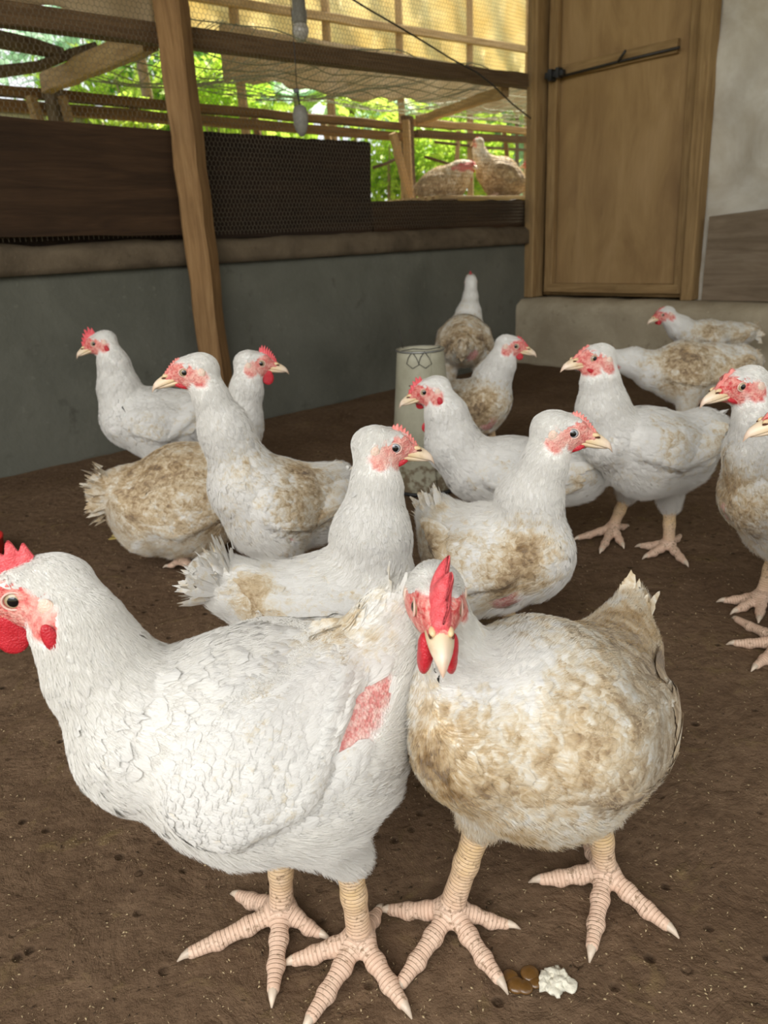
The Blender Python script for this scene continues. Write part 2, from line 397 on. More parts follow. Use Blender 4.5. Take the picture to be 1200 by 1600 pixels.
# value noise for geometry relief
_NG = np.random.default_rng(3).random((64, 64, 64))
def vnoise(P):
    P = np.asarray(P, float); i = np.floor(P).astype(int); f = P - i; f = f * f * (3 - 2 * f); r = 0
    for dx in (0, 1):
        for dy in (0, 1):
            for dz in (0, 1):
                w = (f[..., 0] if dx else 1 - f[..., 0]) * (f[..., 1] if dy else 1 - f[..., 1]) * (f[..., 2] if dz else 1 - f[..., 2])
                r = r + w * _NG[(i[..., 0] + dx) % 64, (i[..., 1] + dy) % 64, (i[..., 2] + dz) % 64]
    return r

# ================================================================== SETTING
# floor: packed litter, finer mesh near the camera
def build_floor():
    xs = np.concatenate([np.arange(-3.0, -0.8, 0.03), np.arange(-0.8, 1.0, 0.009), np.arange(1.0, 4.01, 0.03)])
    ys = np.concatenate([np.arange(-1.6, 0.2, 0.04), np.arange(0.2, 1.5, 0.009), np.arange(1.5, 5.6, 0.03)])
    X, Y = np.meshgrid(xs, ys, indexing='ij'); P = np.stack([X, Y, X * 0], -1)
    Z = (vnoise(P * 4) - 0.5) * 0.008 + (vnoise(P * 22) - 0.5) * 0.004 + (vnoise(P * 70 + 9) - 0.5) * 0.0022 - 0.002
    V = np.stack([X, Y, Z], -1).reshape(-1, 3); nx, ny = len(xs), len(ys)
    I = np.arange(nx * ny).reshape(nx, ny)
    Fq = np.stack([I[:-1, :-1], I[1:, :-1], I[1:, 1:], I[:-1, 1:]], -1).reshape(-1, 4)
    # keep only what lies inside the two walls
    c = V[Fq].mean(1); keep = ((c - PA) @ nA < 0.05) & ((c - CORNER) @ nB < 0.05)
    o = mesh_obj('floor', V, Fq[keep], M['floor']); tag(o, 'packed brown litter floor flecked with pale husks', kind='structure')
build_floor()

def relief_slab(name, P0, ax, out, L, z0, z1, thick, mat, amp=0.006, step=0.03, label=None, topround=0.0, parent=None, kind='structure'):
    """upright slab whose room face (towards -out) has modelled unevenness"""
    n = max(2, int(L / step)); k = max(2, int((z1 - z0) / step)); V = []; P0 = np.array(P0, float)
    s = np.linspace(0, L, n + 1); z = np.linspace(z0, z1, k + 1)
    Sg, Zg = np.meshgrid(s, z, indexing='ij'); P = P0 + Sg[..., None] * ax + Zg[..., None] * np.array([0, 0, 1.0])
    d = (vnoise(P * 3) - 0.5) * amp * 2 + (vnoise(P * 11) - 0.5) * amp * 0.9 + (vnoise(P * 34) - 0.5) * amp * 0.4
    if topround:
        tt = np.clip((Zg - (z1 - topround)) / topround, 0, 1); d = d - topround * (1 - np.sqrt(np.clip(1 - tt * tt, 0, 1)))
    ztop = np.where(np.arange(k + 1)[None, :] == k, (vnoise(P * 9 + 5) - 0.5) * amp * 2, 0)
    P = P - d[..., None] * 1.0 * out * 1.0; P = P - 0 * out; P[..., 2] += ztop
    Fr = P.reshape(-1, 3); Bk = (P0 + Sg[..., None] * ax + Zg[..., None] * np.array([0, 0, 1.0]) + out * thick).reshape(-1, 3)
    m_ = (n + 1) * (k + 1); I = np.arange(m_).reshape(n + 1, k + 1)
    F1 = np.stack([I[:-1, :-1], I[1:, :-1], I[1:, 1:], I[:-1, 1:]], -1).reshape(-1, 4)
    Fs = [F1, F1[:, ::-1] + m_]
    for e in (I[0, :], I[-1, ::-1], I[::-1, 0], I[:, -1]):
        Fs.append(np.stack([e[:-1], e[1:], e[1:] + m_, e[:-1] + m_], -1))
    o = mesh_obj(name, np.concatenate([Fr, Bk]), np.concatenate(Fs), mat, parent)
    tag(o, label, kind=kind); return o
relief_slab('wall_left', WA(-3.6, 0, 0), dA, nA, 5.6, -0.02, 0.612, 0.12, M['wallA'], 0.006, 0.03, 'low rendered grey wall running back to the corner')
relief_slab('trim_1', WA(-3.6, -0.028, 0), dA, nA, 5.42, 0.612, 0.70, 0.16, M['ledge'], 0.010, 0.018, 'rough brown ledge along the top of the grey wall', 0.03)
# kerb under the door wall
relief_slab('trim_2', WB(-0.12, -0.14, 0), dB, nB, 5.2, -0.02, 0.335, 0.3, M['kerb'], 0.010, 0.03, 'rough mortar kerb below the plywood door', 0.05)

# right wall: plank-framed wall with a white tarpaulin, door beside the corner
def build_right_wall():
    # tarp sheet: wavy, hung from the top
    s0, s1 = 0.885, 4.9; n, k = 150, 90; s = np.linspace(s0, s1, n + 1); z = np.linspace(0.32, 2.35, k + 1)
    Sg, Zg = np.meshgrid(s, z, indexing='ij')
    d = 0.012 * np.sin(Sg * 9 + Zg * 5 + 1.3) + 0.006 * np.sin(Sg * 23 - Zg * 17) + (vnoise(np.stack([Sg * 7, Zg * 7, Sg * 0], -1)) - 0.5) * 0.03
    P = CORNER + Sg[..., None] * dB + Zg[..., None] * np.array([0, 0, 1.0]) + (0.03 + d)[..., None] * nB
    I = np.arange((n + 1) * (k + 1)).reshape(n + 1, k + 1)
    Fq = np.stack([I[:-1, :-1], I[1:, :-1], I[1:, 1:], I[:-1, 1:]], -1).reshape(-1, 4)
    w = empty('wall_right', tuple(WB(0.9, 0, 0))); tag(w, 'white tarpaulin wall to the right of the plywood door', kind='structure')
    o = mesh_obj('tarpaulin', P.reshape(-1, 3) - WB(0.9, 0, 0), Fq, M['tarp'], w)
    sm = o.modifiers.new('thickness', 'SOLIDIFY'); sm.thickness = 0.004
    bx = beam('backing_plank', WB(-0.05, 0.11, 1.2), WB(5.2, 0.11, 1.2), 0.04, 2.4, M['wood_dark'], w, 0.001)
build_right_wall()
def build_door():
    r = empty('door_1', tuple(WB(0.45, 0.0, 0.36))); tag(r, 'tall plywood door in a wooden frame beside the corner', kind='structure')
    TOP = 2.3
    def vb(name, p0, p1, w, dpt, off, mat, top=TOP):
        (s0, z0), (s1, z1) = p0, p1
        # extend the px-measured line to the top
        k = (top - z0) / max(z1 - z0, 1e-3); sT = s0 + (s1 - s0) * k
        return beam(name, WB(s0, off, z0), WB(sT, off, top), w, dpt, mat, r, 0.0012, yaw=(nB[0], nB[1], 0))
    z0 = 0.365
    sp0 = 0.04; sp1 = 0.91
    # panel sheet
    bm = bmesh.new(); bmesh.ops.create_grid(bm, x_segments=30, y_segments=60, size=0.5)
    for v in bm.verts:
        x, y = v.co.x + 0.5, v.co.y + 0.5
        v.co = (x * 0.84, 0.006 * math.sin(x * 5 + y * 3) + 0.004 * math.sin(y * 9), y * (TOP - z0))
    o = bm_obj('panel', bm, M['ply'], r, True); o.modifiers.new('t', 'SOLIDIFY').thickness = 0.008
    o.rotation_euler = (0, 0, math.atan2(dB[1], dB[0])); o.location = Vector(WB(0.05, 0.035, z0 - 0.02)) - r.location
    beam('jamb', WB(0.022, -0.02, 0.34), WB(0.022, -0.02, TOP), 0.06, 0.10, M['wood_door'], r, 0.001, yaw=(nB[0], nB[1], 0))
    beam('stile', WB(0.105, 0.012, z0), WB(0.095, 0.012, TOP), 0.05, 0.035, M['wood_door'], r, 0.001, yaw=(nB[0], nB[1], 0))
    beam('stile', WB(0.835, 0.012, z0), WB(0.80, 0.012, TOP), 0.055, 0.035, M['wood_door'], r, 0.001, yaw=(nB[0], nB[1], 0))
    beam('jamb', WB(0.895, -0.01, 0.34), WB(0.858, -0.01, TOP), 0.055, 0.08, M['wood_door'], r, 0.001, yaw=(nB[0], nB[1], 0))
    beam('bottom_rail', WB(0.10, 0.010, z0 + 0.02), WB(0.83, 0.010, z0 + 0.02), 0.035, 0.045, M['wood_door'], r, 0.001)
    a = pxB(880, 112, 0.01); b = pxB(1060, 76, 0.01)
    beam('brace', WB(a[0], 0.012, a[1]), WB(b[0], 0.012, b[1] + 0.01), 0.024, 0.055, M['wood_door'], r, 0.0015)
    a = pxB(872, 121, -0.01); b = pxB(962, 98, -0.01); c = pxB(1062, 74, -0.01)
    rel = np.array(r.location)
    tube('bar', np.array([WB(a[0], -0.012, a[1]), WB(b[0], -0.016, b[1]), WB(c[0], -0.010, c[1])]) - rel, 0.006, M['wire_dark'], r)
    a = pxB(968, 96, -0.01); b = pxB(982, 80, -0.01)
    tube('peg', np.array([WB(a[0], -0.02, a[1]), WB(b[0], -0.035, b[1])]) - rel, 0.006, M['wire_dark'], r)
    a = pxB(868, 116, -0.03)
    bm = box_bm(-0.055, 0.05, -0.014, 0.014, -0.014, 0.014, None, 0.005); box_bm(-0.03, -0.008, -0.024, 0.016, -0.028, 0.022, bm); box_bm(0.012, 0.03, -0.02, 0.016, -0.02, 0.024, bm)
    o = bm_obj('latch', bm, M['black'], r); o.location = Vector(WB(a[0], -0.03, a[1])) - r.location; o.rotation_euler = (0, 0, math.atan2(dB[1], dB[0]))
build_door()
a = pxB(1108, 340, -0.02); b = pxB(1108, 470, -0.02)
gb = empty('wall_board', tuple(WB(a[0], -0.02, 0.335))); tag(gb, 'weathered grey board leaning low against the white tarpaulin', 'board')
bm = bmesh.new(); bmesh.ops.create_grid(bm, x_segments=24, y_segments=8, size=0.5)
for v in bm.verts:
    x, y = v.co.x + 0.5, v.co.y + 0.5
    v.co = (x * 0.9, 0.003 * math.sin(x * 12), 0.004 + y * (a[1] - 0.335 + 0.03 * math.sin(x * 2.2)))
o = bm_obj('plank', bm, M['wood_grey'], gb); o.modifiers.new('t', 'SOLIDIFY').thickness = 0.02; o.rotation_euler = (0, 0, math.atan2(dB[1], dB[0]))

# roof (out of view overhead): sheet roof on rafters, ends just behind the photographer
def build_roof():
    bm = bmesh.new(); nx, ny = 160, 3
    for i in range(nx + 1):
        for j in range(ny + 1):
            x = -3.2 + 7.6 * i / nx; y = -0.35 + 5.6 * j / ny
            bm.verts.new((x, y, 2.42 + 0.012 * math.sin(i * 2 * math.pi / 4)))
    bm.verts.ensure_lookup_table()
    for i in range(nx):
        for j in range(ny):
            a_ = i * (ny + 1) + j; bm.faces.new([bm.verts[q] for q in (a_, a_ + 1, a_ + ny + 2, a_ + ny + 1)])
    o = bm_obj('ceiling', bm, M['roof']); o.modifiers.new('t', 'SOLIDIFY').thickness = 0.003; tag(o, 'corrugated sheet roof over the shed', kind='structure')
build_roof()

# posts, boards and beams of the left wall
pb = on_floor(348, 640)
_p = WA(-0.236, -0.088, 0)
o = beam('wooden_post', (_p[0], _p[1], 0), (_p[0], _p[1], 2.40), 0.085, 0.09, M['wood_post'], None, 0.003, seg=26, yaw=(0.22, 0.975, 0))
tag(o, 'upright sawn wooden post standing against the grey wall', 'post')
a = pxA(0, 180); b = pxA(284, 212); c_ = pxA(0, 376); e = pxA(288, 378)
def board(name, quad, off, thick, mat, label, cat, group=None):
    """board given by four (s,z) corners on wall A: bottom left, bottom right, top right, top left"""
    q = [Vector(WA(s, off, z)) for s, z in quad]; org = q[0]; n, k = 24, 8; bm = bmesh.new(); vs = []
    ang = math.atan2(dA[1], dA[0]); rot = Matrix.Rotation(-ang, 3, 'Z')
    for i in range(n + 1):
        for j in range(k + 1):
            u, v = i / n, j / k; p = (q[0] * (1 - u) + q[1] * u) * (1 - v) + (q[3] * (1 - u) + q[2] * u) * v
            l = rot @ (p - org); l.y += 0.004 * math.sin(u * 7 + v * 4); 
            if j in (0, k): l.z += random.uniform(-0.003, 0.003)
            vs.append(bm.verts.new(l))
    for i in range(n):
        for j in range(k):
            a_ = i * (k + 1) + j; bm.faces.new([vs[t] for t in (a_, a_ + 1, a_ + k + 2, a_ + k + 1)])
    o = bm_obj(name, bm, mat); sm = o.modifiers.new('t', 'SOLIDIFY'); sm.thickness = thick; sm.offset = 0
    o.location = org; o.rotation_euler = (0, 0, ang); tag(o, label, cat, group); return o
board('wide_board', [(-3.2, 0.77), (-0.215, 0.712), (-0.20, 1.035), (-3.2, 1.105)], -0.042, 0.016, M['wood_dark'], 'wide dark brown board left of the post above the grey wall', 'board')
board('dark_panel', [(-0.2, 0.697), (0.672, 0.697), (0.682, 1.052), (-0.2, 1.052)], 0.022, 0.016, M['wood_black'], 'nearly black panel behind wire right of the post', 'board')
board('low_plank', [(0.69, 0.692), (1.84, 0.692), (1.84, 0.83), (0.69, 0.825)], 0.03, 0.022, M['wood_dark'], 'low brown plank below the hens outside the wire', 'board')
o = beam('wall_beam', WA(-3.4, 0.02, 1.270), WA(1.83, 0.02, 1.372), 0.05, 0.062, M['wood_beam'], None, 0.003, seg=30); tag(o, 'long dark horizontal beam running behind the post to the door frame', 'beam')
# lower edge of the dark gap behind the wide board
# wire netting: real hexagonal mesh stapled to the room side of the beams
def hex_wire(name, s0, s1, z0, z1, off, cell, rad, mat, sag=0.003):
    w = cell; h = cell * 1.25; a = h * 0.36   # a: half straight part
    rows = int((z1 - z0) / (h * 0.75)) + 1; cols = int((s1 - s0) / w) + 1
    E = []
    for r in range(rows):
        zc = z0 + r * h * 0.75; sh = (r % 2) * w / 2
        s = s0 + np.arange(cols) * w + sh
        # vertices: left-up, up, right-up
        lu = np.stack([s - w / 2, np.full(cols, zc + h * 0.25)], 1); ld = np.stack([s - w / 2, np.full(cols, zc - h * 0.25)], 1)
        up = np.stack([s, np.full(cols, zc + h * 0.5)], 1); ru = np.stack([s + w / 2, np.full(cols, zc + h * 0.25)], 1)
        E += [np.stack([ld, lu], 1), np.stack([lu, up], 1), np.stack([up, ru], 1)]
    E = np.concatenate(E)                    # (n,2,2)
    def to3(q):
        P = PA + q[..., :1] * dA + np.array([0, 0, 1.0]) * q[..., 1:2]
        d = off + (vnoise(np.stack([q[..., 0] * 4, q[..., 1] * 4, q[..., 0] * 0], -1)) - 0.5) * sag * 3
        return P + d[..., None] * nA
    A3, B3 = to3(E[:, 0]), to3(E[:, 1]); T = B3 - A3; T /= np.linalg.norm(T, axis=1)[:, None]
    N = np.cross(T, nA); N /= np.linalg.norm(N, axis=1)[:, None]; Bn = np.cross(T, N)
    V = []
    for P in (A3, B3):
        for k in range(3):
            an = 2 * math.pi * k / 3; V.append(P + rad * (math.cos(an) * N + math.sin(an) * Bn))
    V = np.stack(V, 1).reshape(-1, 3); n = len(A3); b0 = np.arange(n)[:, None] * 6
    Fq = np.concatenate([b0 + np.array([[0, 1, 4, 3]]), b0 + np.array([[1, 2, 5, 4]]), b0 + np.array([[2, 0, 3, 5]])])
    o = mesh_obj(name, V, Fq, mat, None, False); return o
o = hex_wire('chicken_wire', -1.25, 1.80, 0.715, 1.75, -0.020, 0.0165, 0.00068, M['wire'])
tag(o, 'fine hexagonal chicken wire stretched over the opening above the grey wall', 'wire netting', kind='stuff')

# dark strip painting the shade of the littered gap on the ledge, behind the boards
relief_slab('trim_3', WA(-2.4, 0.045, 0), dA, nA, 4.24, 0.60, 0.755, 0.07, M['wood_black'], 0.006, 0.03, 'dark strip standing in for the shaded gap with litter behind the boards', 0.02)

# ------------------------------------------------------------------ the next coop and the garden beyond the wire
def pA3(x, y, off): return on_plane(x, y, PA + nA * off, nA)
g = mesh_obj('ground', [(-20, -20, -0.08), (24, -20, -0.08), (24, 26, -0.08), (-20, 26, -0.08)], [(0, 1, 2, 3)], M['ground']); tag(g, 'weedy ground outside the shed', kind='structure')
o = beam('upper_rail', WA(-1.6, 1.2, 1.345), WA(2.08, 1.2, 1.338), 0.05, 0.042, M['wood_post'], None, 0.003, seg=20); tag(o, 'upper timber rail of the coop outside, left of its corner post', 'rail')
o = beam('lower_rail', WA(-1.6, 1.2, 1.290), WA(2.08, 1.2, 1.278), 0.05, 0.046, M['wood_post'], None, 0.003, seg=20); tag(o, 'lower timber rail of the coop outside, left of its corner post', 'rail')
o = beam('upper_rail', WA(2.17, 1.2, 1.365), WA(3.9, 1.2, 1.385), 0.05, 0.045, M['wood_tan'], None, 0.003, seg=14); tag(o, 'upper timber rail above the hens outside, right of the corner post', 'rail')
o = beam('lower_rail', WA(2.17, 1.2, 1.300), WA(3.9, 1.2, 1.325), 0.05, 0.045, M['wood_beam'], None, 0.003, seg=14); tag(o, 'lower timber rail just above the hens outside, right of the corner post', 'rail')
cp = empty('corner_post', tuple(WA(2.12, 1.2, 0))); tag(cp, 'doubled corner post of the coop outside where its rails meet', 'post')
beam('upright', WA(2.10, 1.2, 0), WA(2.10, 1.2, 1.40), 0.05, 0.09, M['wood_beam'], cp, yaw=(.5, .85, 0))
beam('upright', WA(2.05, 1.12, 0.3), WA(2.00, 1.12, 1.36), 0.045, 0.05, M['wood_tan'], cp, yaw=(.2, .95, 0))
a = pA3(640, 310, 1.1); b = pA3(614, 208, 1.1); beam('brace', a, b, 0.03, 0.05, M['wood_tan'], cp, yaw=(.2, .95, 0))
lp = empty('corner_post', tuple(WA(-0.18, 1.2, 0))); tag(lp, 'grey post of the coop outside near the left edge, above the wide board', 'post')
beam('upright', WA(-0.155, 1.15, 0), WA(-0.155, 1.15, 1.40), 0.05, 0.08, M['wood_grey'], lp, yaw=(.3, .9, 0))
a = pA3(60, 190, 1.1); b = pA3(48, 150, 1.1); beam('brace', a, b, 0.03, 0.05, M['wood_tan'], lp, yaw=(.2, .95, 0))
a = pA3(108, 190, 1.12); b = pA3(97, 150, 1.12); beam('brace', a, b, 0.03, 0.04, M['wood_tan'], lp, yaw=(.2, .95, 0))
o = beam('rafter', pA3(72, 130, 1.1), pA3(232, 62, 0.08), 0.05, 0.075, M['wood_tan'], None, 0.003); tag(o, 'pale rafter sloping up to the dark beam left of the post', 'rafter')
o = beam('rafter', pA3(655, 188, 1.15), pA3(790, 142, 0.08), 0.045, 0.05, M['wood_tan'], None, 0.003); tag(o, 'pale rafter sloping from the corner post up to the door side', 'rafter')
# low stakes and cross sticks
st = [(404, 214, 398, 184, 1.5, 'wood_post', 'short brown stake under the rails, left of the hanging switch'),
      (512, 216, 504, 188, 1.5, 'wood_tan', 'short brown stake under the rails, right of the hanging switch'),
      (712, 300, 716, 205, 1.9, 'wood_tan', 'thin pale stake standing behind the left hen outside'),
      (797, 300, 788, 205, 1.6, 'wood_post', 'leaning brown stake behind the tall hen outside'),
      (808, 300, 808, 170, 2.0, 'wood_grey', 'grey pole outside close to the door frame')]
for x0, y0, x1, y1, off, mt_, lab in st:
    A_ = pA3(x0, y0, off); B_ = pA3(x1, y1, off); A0 = A_ + (A_ - B_) * (A_[2] / (B_[2] - A_[2] + 1e-6)) * 1.0
    o = beam('stake', A0, B_, 0.035, 0.04, M[mt_], None, 0.003, yaw=(.2, .95, 0)); tag(o, lab, 'stake', 'stakes of the coop outside')
for x0, y0, x1, y1, off, lab in ((583, 262, 625, 245, 1.7, 'thin dark stick crossing left of the corner post outside'), (664, 245, 735, 262, 1.7, 'thin dark stick crossing right of the corner post outside'), (680, 222, 830, 235, 1.9, 'thin dark stick high behind the hens outside')):
    o = tube('cross_stick', [np.array(p_) - np.array(cp.location) for p_ in (pA3(x0, y0, off), pA3((x0 + x1) / 2, (y0 + y1) / 2 + 2, off), pA3(x1, y1, off))], 0.011, M['wood_beam'], cp)  # loose thin sticks, not bars of the post; only parented there
# slatted floor carrying the hens outside
fl = empty('slatted_floor', tuple(WA(2.4, 0.75, 0.83))); tag(fl, 'raised slatted floor under the hens outside', 'floor')
for i in range(14): beam('slat', WA(1.5, 0.40 + i * 0.055, 0.865), WA(3.7, 0.40 + i * 0.055, 0.865), 0.035, 0.02, M['wood_tan'], fl, 0.0015, seg=6)
for s_ in (1.6, 2.6, 3.6):
    beam('joist', WA(s_, 0.36, 0.83), WA(s_, 1.2, 0.83), 0.04, 0.05, M['wood_beam'], fl, 0.0015, seg=4)
    beam('leg', WA(s_, 0.40, 0), WA(s_, 0.40, 0.81), 0.05, 0.05, M['wood_beam'], fl, 0.002, seg=4, yaw=(.2, .95, 0)); beam('leg', WA(s_, 1.1, 0), WA(s_, 1.1, 0.81), 0.05, 0.05, M['wood_beam'], fl, 0.002, seg=4, yaw=(.2, .95, 0))
# loose netting drooping over that coop
def droop_net(name, s0, s1, o0, o1, z, sag, n1, n2, rad, mat):
    V = []; Fq = []; c = 0
    def P(u, v):
        s = s0 + (s1 - s0) * u; o_ = o0 + (o1 - o0) * v
        return WA(s, o_, z - sag * math.sin(math.pi * v) * (0.5 + 0.5 * math.sin(u * 17) ** 2) + 0.03 * float(vnoise(np.array([u * 22, v * 4, 3.0]))) )
    for i in range(n1 + 1):
        v_, f_ = tube_np([P(i / n1 + 0.012 * math.sin(t * 6 + i), t) for t in np.linspace(0, 1, 9)], rad, 3, False); V.append(v_); Fq += [tuple(k + c for k in q) for q in f_]; c += len(v_)
    for j in range(n2 + 1):
        v_, f_ = tube_np([P(t, j / n2 + 0.02 * math.sin(t * 40 + j * 2)) for t in np.linspace(0, 1, 60)], rad * 1.5, 3, False); V.append(v_); Fq += [tuple(k + c for k in q) for q in f_]; c += len(v_)
    return mesh_obj(name, np.concatenate(V), Fq, mat)
o = droop_net('drooping_net', -0.1, 3.6, 0.08, 1.16, 1.395, 0.07, 70, 9, 0.0019, M['net']); tag(o, 'loose greenish netting drooping between the dark beam and the rails outside', 'netting', kind='stuff')
# hanging sheets
def sheet(name, s0, s1, zbot, z1, off, mat, label, cat='sheet', amp=0.03, n=60, k=16, thick=0.003, slope=0.0):
    V = []
    for i in range(n + 1):
        s = s0 + (s1 - s0) * i / n; zb = zbot(s) if callable(zbot) else zbot
        for j in range(k + 1):
            z = zb + (z1 - zb) * j / k; q = off + amp * math.sin(s * 13 + 2.5 * math.sin(z * 3)) * (1.2 - j / k) + 0.4 * amp * math.sin(s * 37 + z * 8) + slope * (z - 1.5)
            V.append(WA(s, q, z + (0.015 * math.sin(s * 21) if j == 0 else 0)))
    I = np.arange((n + 1) * (k + 1)).reshape(n + 1, k + 1); Fq = np.stack([I[:-1, :-1], I[1:, :-1], I[1:, 1:], I[:-1, 1:]], -1).reshape(-1, 4)
    o = mesh_obj(name, V, Fq, mat); o.modifiers.new('t', 'SOLIDIFY').thickness = thick; tag(o, label, cat); return o
sheet('hanging_sheet', 0.35, 5.6, 1.86, 3.4, 2.06, M['sheet'], 'sunlit cream sheet hanging outside above the dark beam', slope=0.1)
sheet('patched_sheet', 1.2, 5.4, lambda s: 1.62 + 0.02 * math.sin(s * 5), 1.93, 1.86, M['sheet2'], 'lower tan sheet strip hanging outside right of the bulb', amp=0.02)
sheet('torn_sheet', -1.3, -0.19, lambda s: 1.325 + 0.055 * math.cos((s + 0.62) * 5.0) if s > -0.9 else 1.33, 1.95, 0.10, M['sheet2'], 'torn tan sheet at the top left with a curved lower edge', amp=0.008)
for i, (x, off) in enumerate(((362, 1.98), (503, 1.98), (616, 1.98), (726, 1.98), (818, 1.98))):
    q = pA3(x, 60, off); s_ = float(np.dot(q - PA, dA))
    o = beam('tall_post', WA(s_, off - 0.05, 0), WA(s_, off - 0.05, 3.0), 0.05, 0.055, M['wood_tan'], None, 0.003, seg=14, yaw=(.2, .95, 0))
    tag(o, ['tall pale post before the cream sheet, first to the right of the room post', 'tall pale post before the cream sheet, just right of the bulb', 'tall pale post before the cream sheet, midway from bulb to door', 'tall pale post before the cream sheet, second from the door frame', 'tall pale post before the cream sheet, right beside the door frame'][i], 'post', 'tall posts before the cream sheet')
o = beam('sheet_rail', WA(0.4, 1.90, 2.04), WA(5.4, 1.90, 2.16), 0.04, 0.05, M['wood_tan'], None, 0.003, seg=20); tag(o, 'pale rail running across the cream sheet near the top', 'rail')
# rolled-up covers at the left edge
o = tube('rolled_cover', [pA3(-60, 52, 0.8), pA3(0, 62, 0.8), pA3(50, 72, 0.8), pA3(98, 84, 0.8)], [0.03, 0.032, 0.03, 0.022], M['wood_grey'], None, 10); tag(o, 'upper grey rolled cover hanging at the left edge under the dark beam', 'roll')
o = tube('rolled_cover', [pA3(-60, 118, 0.8), pA3(0, 112, 0.8), pA3(60, 104, 0.8), pA3(110, 84, 0.8), pA3(150, 70, 0.8)], [0.02, 0.022, 0.02, 0.018, 0.012], M['wood_grey'], None, 10); tag(o, 'lower grey rolled cover curving up at the left edge', 'roll')
# far pale wall of a neighbouring building
bl = empty('far_building', tuple(WA(0.0, 5.0, 0))); tag(bl, 'low pale building wall far outside under the rails at the left', 'building')
bm = box_bm(-4.0, 1.75, 0, 0.2, -0.1, 1.86); o = bm_obj('wall', bm, mat_plaster('far_wall', (0.55, 0.52, 0.46), (0.70, 0.68, 0.62), (0.3, 0.27, 0.2)), bl); o.rotation_euler = (0, 0, math.atan2(dA[1], dA[0]))
bm = box_bm(-4.0, 1.8, -0.25, 0.4, 1.86, 1.93); o = bm_obj('roof_edge', bm, M['roof'], bl); o.rotation_euler = (0, 0, math.atan2(dA[1], dA[0]))

# foliage
def leaves_np(c, rad, n, size, rg, elong=2.2, droop=0.3):
    d = rg.normal(size=(n, 3)); d /= np.linalg.norm(d, axis=1)[:, None]; P = np.asarray(c) + d * np.asarray(rad) * (rg.random(n) ** 0.4)[:, None]
    t = rg.normal(size=(n, 3)); t[:, 2] -= droop; t /= np.linalg.norm(t, axis=1)[:, None]; w = np.cross(t, rg.normal(size=(n, 3))); w /= np.linalg.norm(w, axis=1)[:, None]; nn = np.cross(t, w)
    L = (size * rg.uniform(0.6, 1.3, n))[:, None]; Wd = L / elong
    V = np.stack([P, P + t * L * .35 + w * Wd * .5 + nn * L * .05, P + t * L * .4 - nn * L * .03, P + t * L * .35 - w * Wd * .5 + nn * L * .05, P + t * L * .75 + w * Wd * .3 - nn * L * 0.04, P + t * L * .78 - nn * L * 0.1, P + t * L * .75 - w * Wd * .3 - nn * L * 0.04, P + t * L - nn * L * .2], 1)
    q = np.array([[0, 1, 2, 2], [0, 2, 3, 3], [1, 4, 5, 2], [2, 5, 6, 3], [4, 7, 5, 5], [5, 7, 6, 6]])
    Fq = []; base = (np.arange(n) * 8)[:, None, None]
    T3 = np.array([[0, 1, 2], [0, 2, 3], [1, 4, 5], [1, 5, 2], [2, 5, 6], [2, 6, 3], [4, 7, 5], [5, 7, 6]])
    return V.reshape(-1, 3), (base + T3[None]).reshape(-1, 3)
def shrub(x, y, off, r, hgt, n, size, mat, label, seed):
    rg = np.random.default_rng(seed); c = pA3(x, y, off); root = empty('shrub', (c[0], c[1], -0.08)); tag(root, label, 'bush', 'bushes outside the wire')
    V = []; Fq = []; k = 0
    for i in range(7):
        cc = c + rg.normal(size=3) * [r * .4, r * .4, hgt * .35]; v, f_ = leaves_np(cc, (r * .6, r * .6, hgt * .45), n // 7, size, rg); V.append(v); Fq.append(f_ + k); k += len(v)
    o = mesh_obj('leaves', np.concatenate(V) - np.array([c[0], c[1], -0.08]), np.concatenate(Fq), M[mat], root); tag(o, kind='stuff')
    for i in range(4):
        e_ = rg.normal(size=3) * [r * .3, r * .3, hgt * .2] + [0, 0, c[2]]; tube('stem', [np.array([0.03 * i, 0, 0]), e_ * [.5, .5, .6], e_], [0.02, 0.014, 0.006], M['trunk'], root, 6)
shrub(600, 250, 3.2, 0.55, 0.75, 1500, 0.11, 'leafA', 'bright bush seen left of the corner post outside', 1)
shrub(700, 260, 3.0, 0.5, 0.7, 1500, 0.11, 'leafA', 'yellow-green bush behind the hens outside', 2)
shrub(800, 235, 3.6, 0.7, 0.9, 1700, 0.12, 'leafC', 'pale blue-green bush outside near the door frame', 3)
shrub(350, 200, 3.4, 0.6, 0.55, 1300, 0.12, 'leafA', 'bright low bush under the rails just right of the room post', 4)
shrub(345, 125, 4.6, 0.8, 0.8, 1500, 0.14, 'leafB', 'leafy green bush between dark beam and rails, right of the room post', 5)
shrub(215, 120, 4.4, 0.7, 0.8, 1300, 0.13, 'leafA', 'green bush left of the room post above the rails', 6)
shrub(210, 175, 2.9, 0.3, 0.12, 500, 0.07, 'leafA', 'small yellow-green plant left of the room post below the rails', 7)
shrub(120, 22, 5.5, 1.3, 0.7, 1600, 0.15, 'leafC', 'far bluish treetop under the torn sheet at top left', 8)
shrub(660, 150, 5.2, 1.4, 0.5, 1800, 0.14, 'leafC', 'broad pale foliage outside above the corner post', 9)
shrub(760, 175, 4.0, 1.0, 0.5, 1600, 0.12, 'leafA', 'bright leaves between the rails and the dark beam by the door', 10)
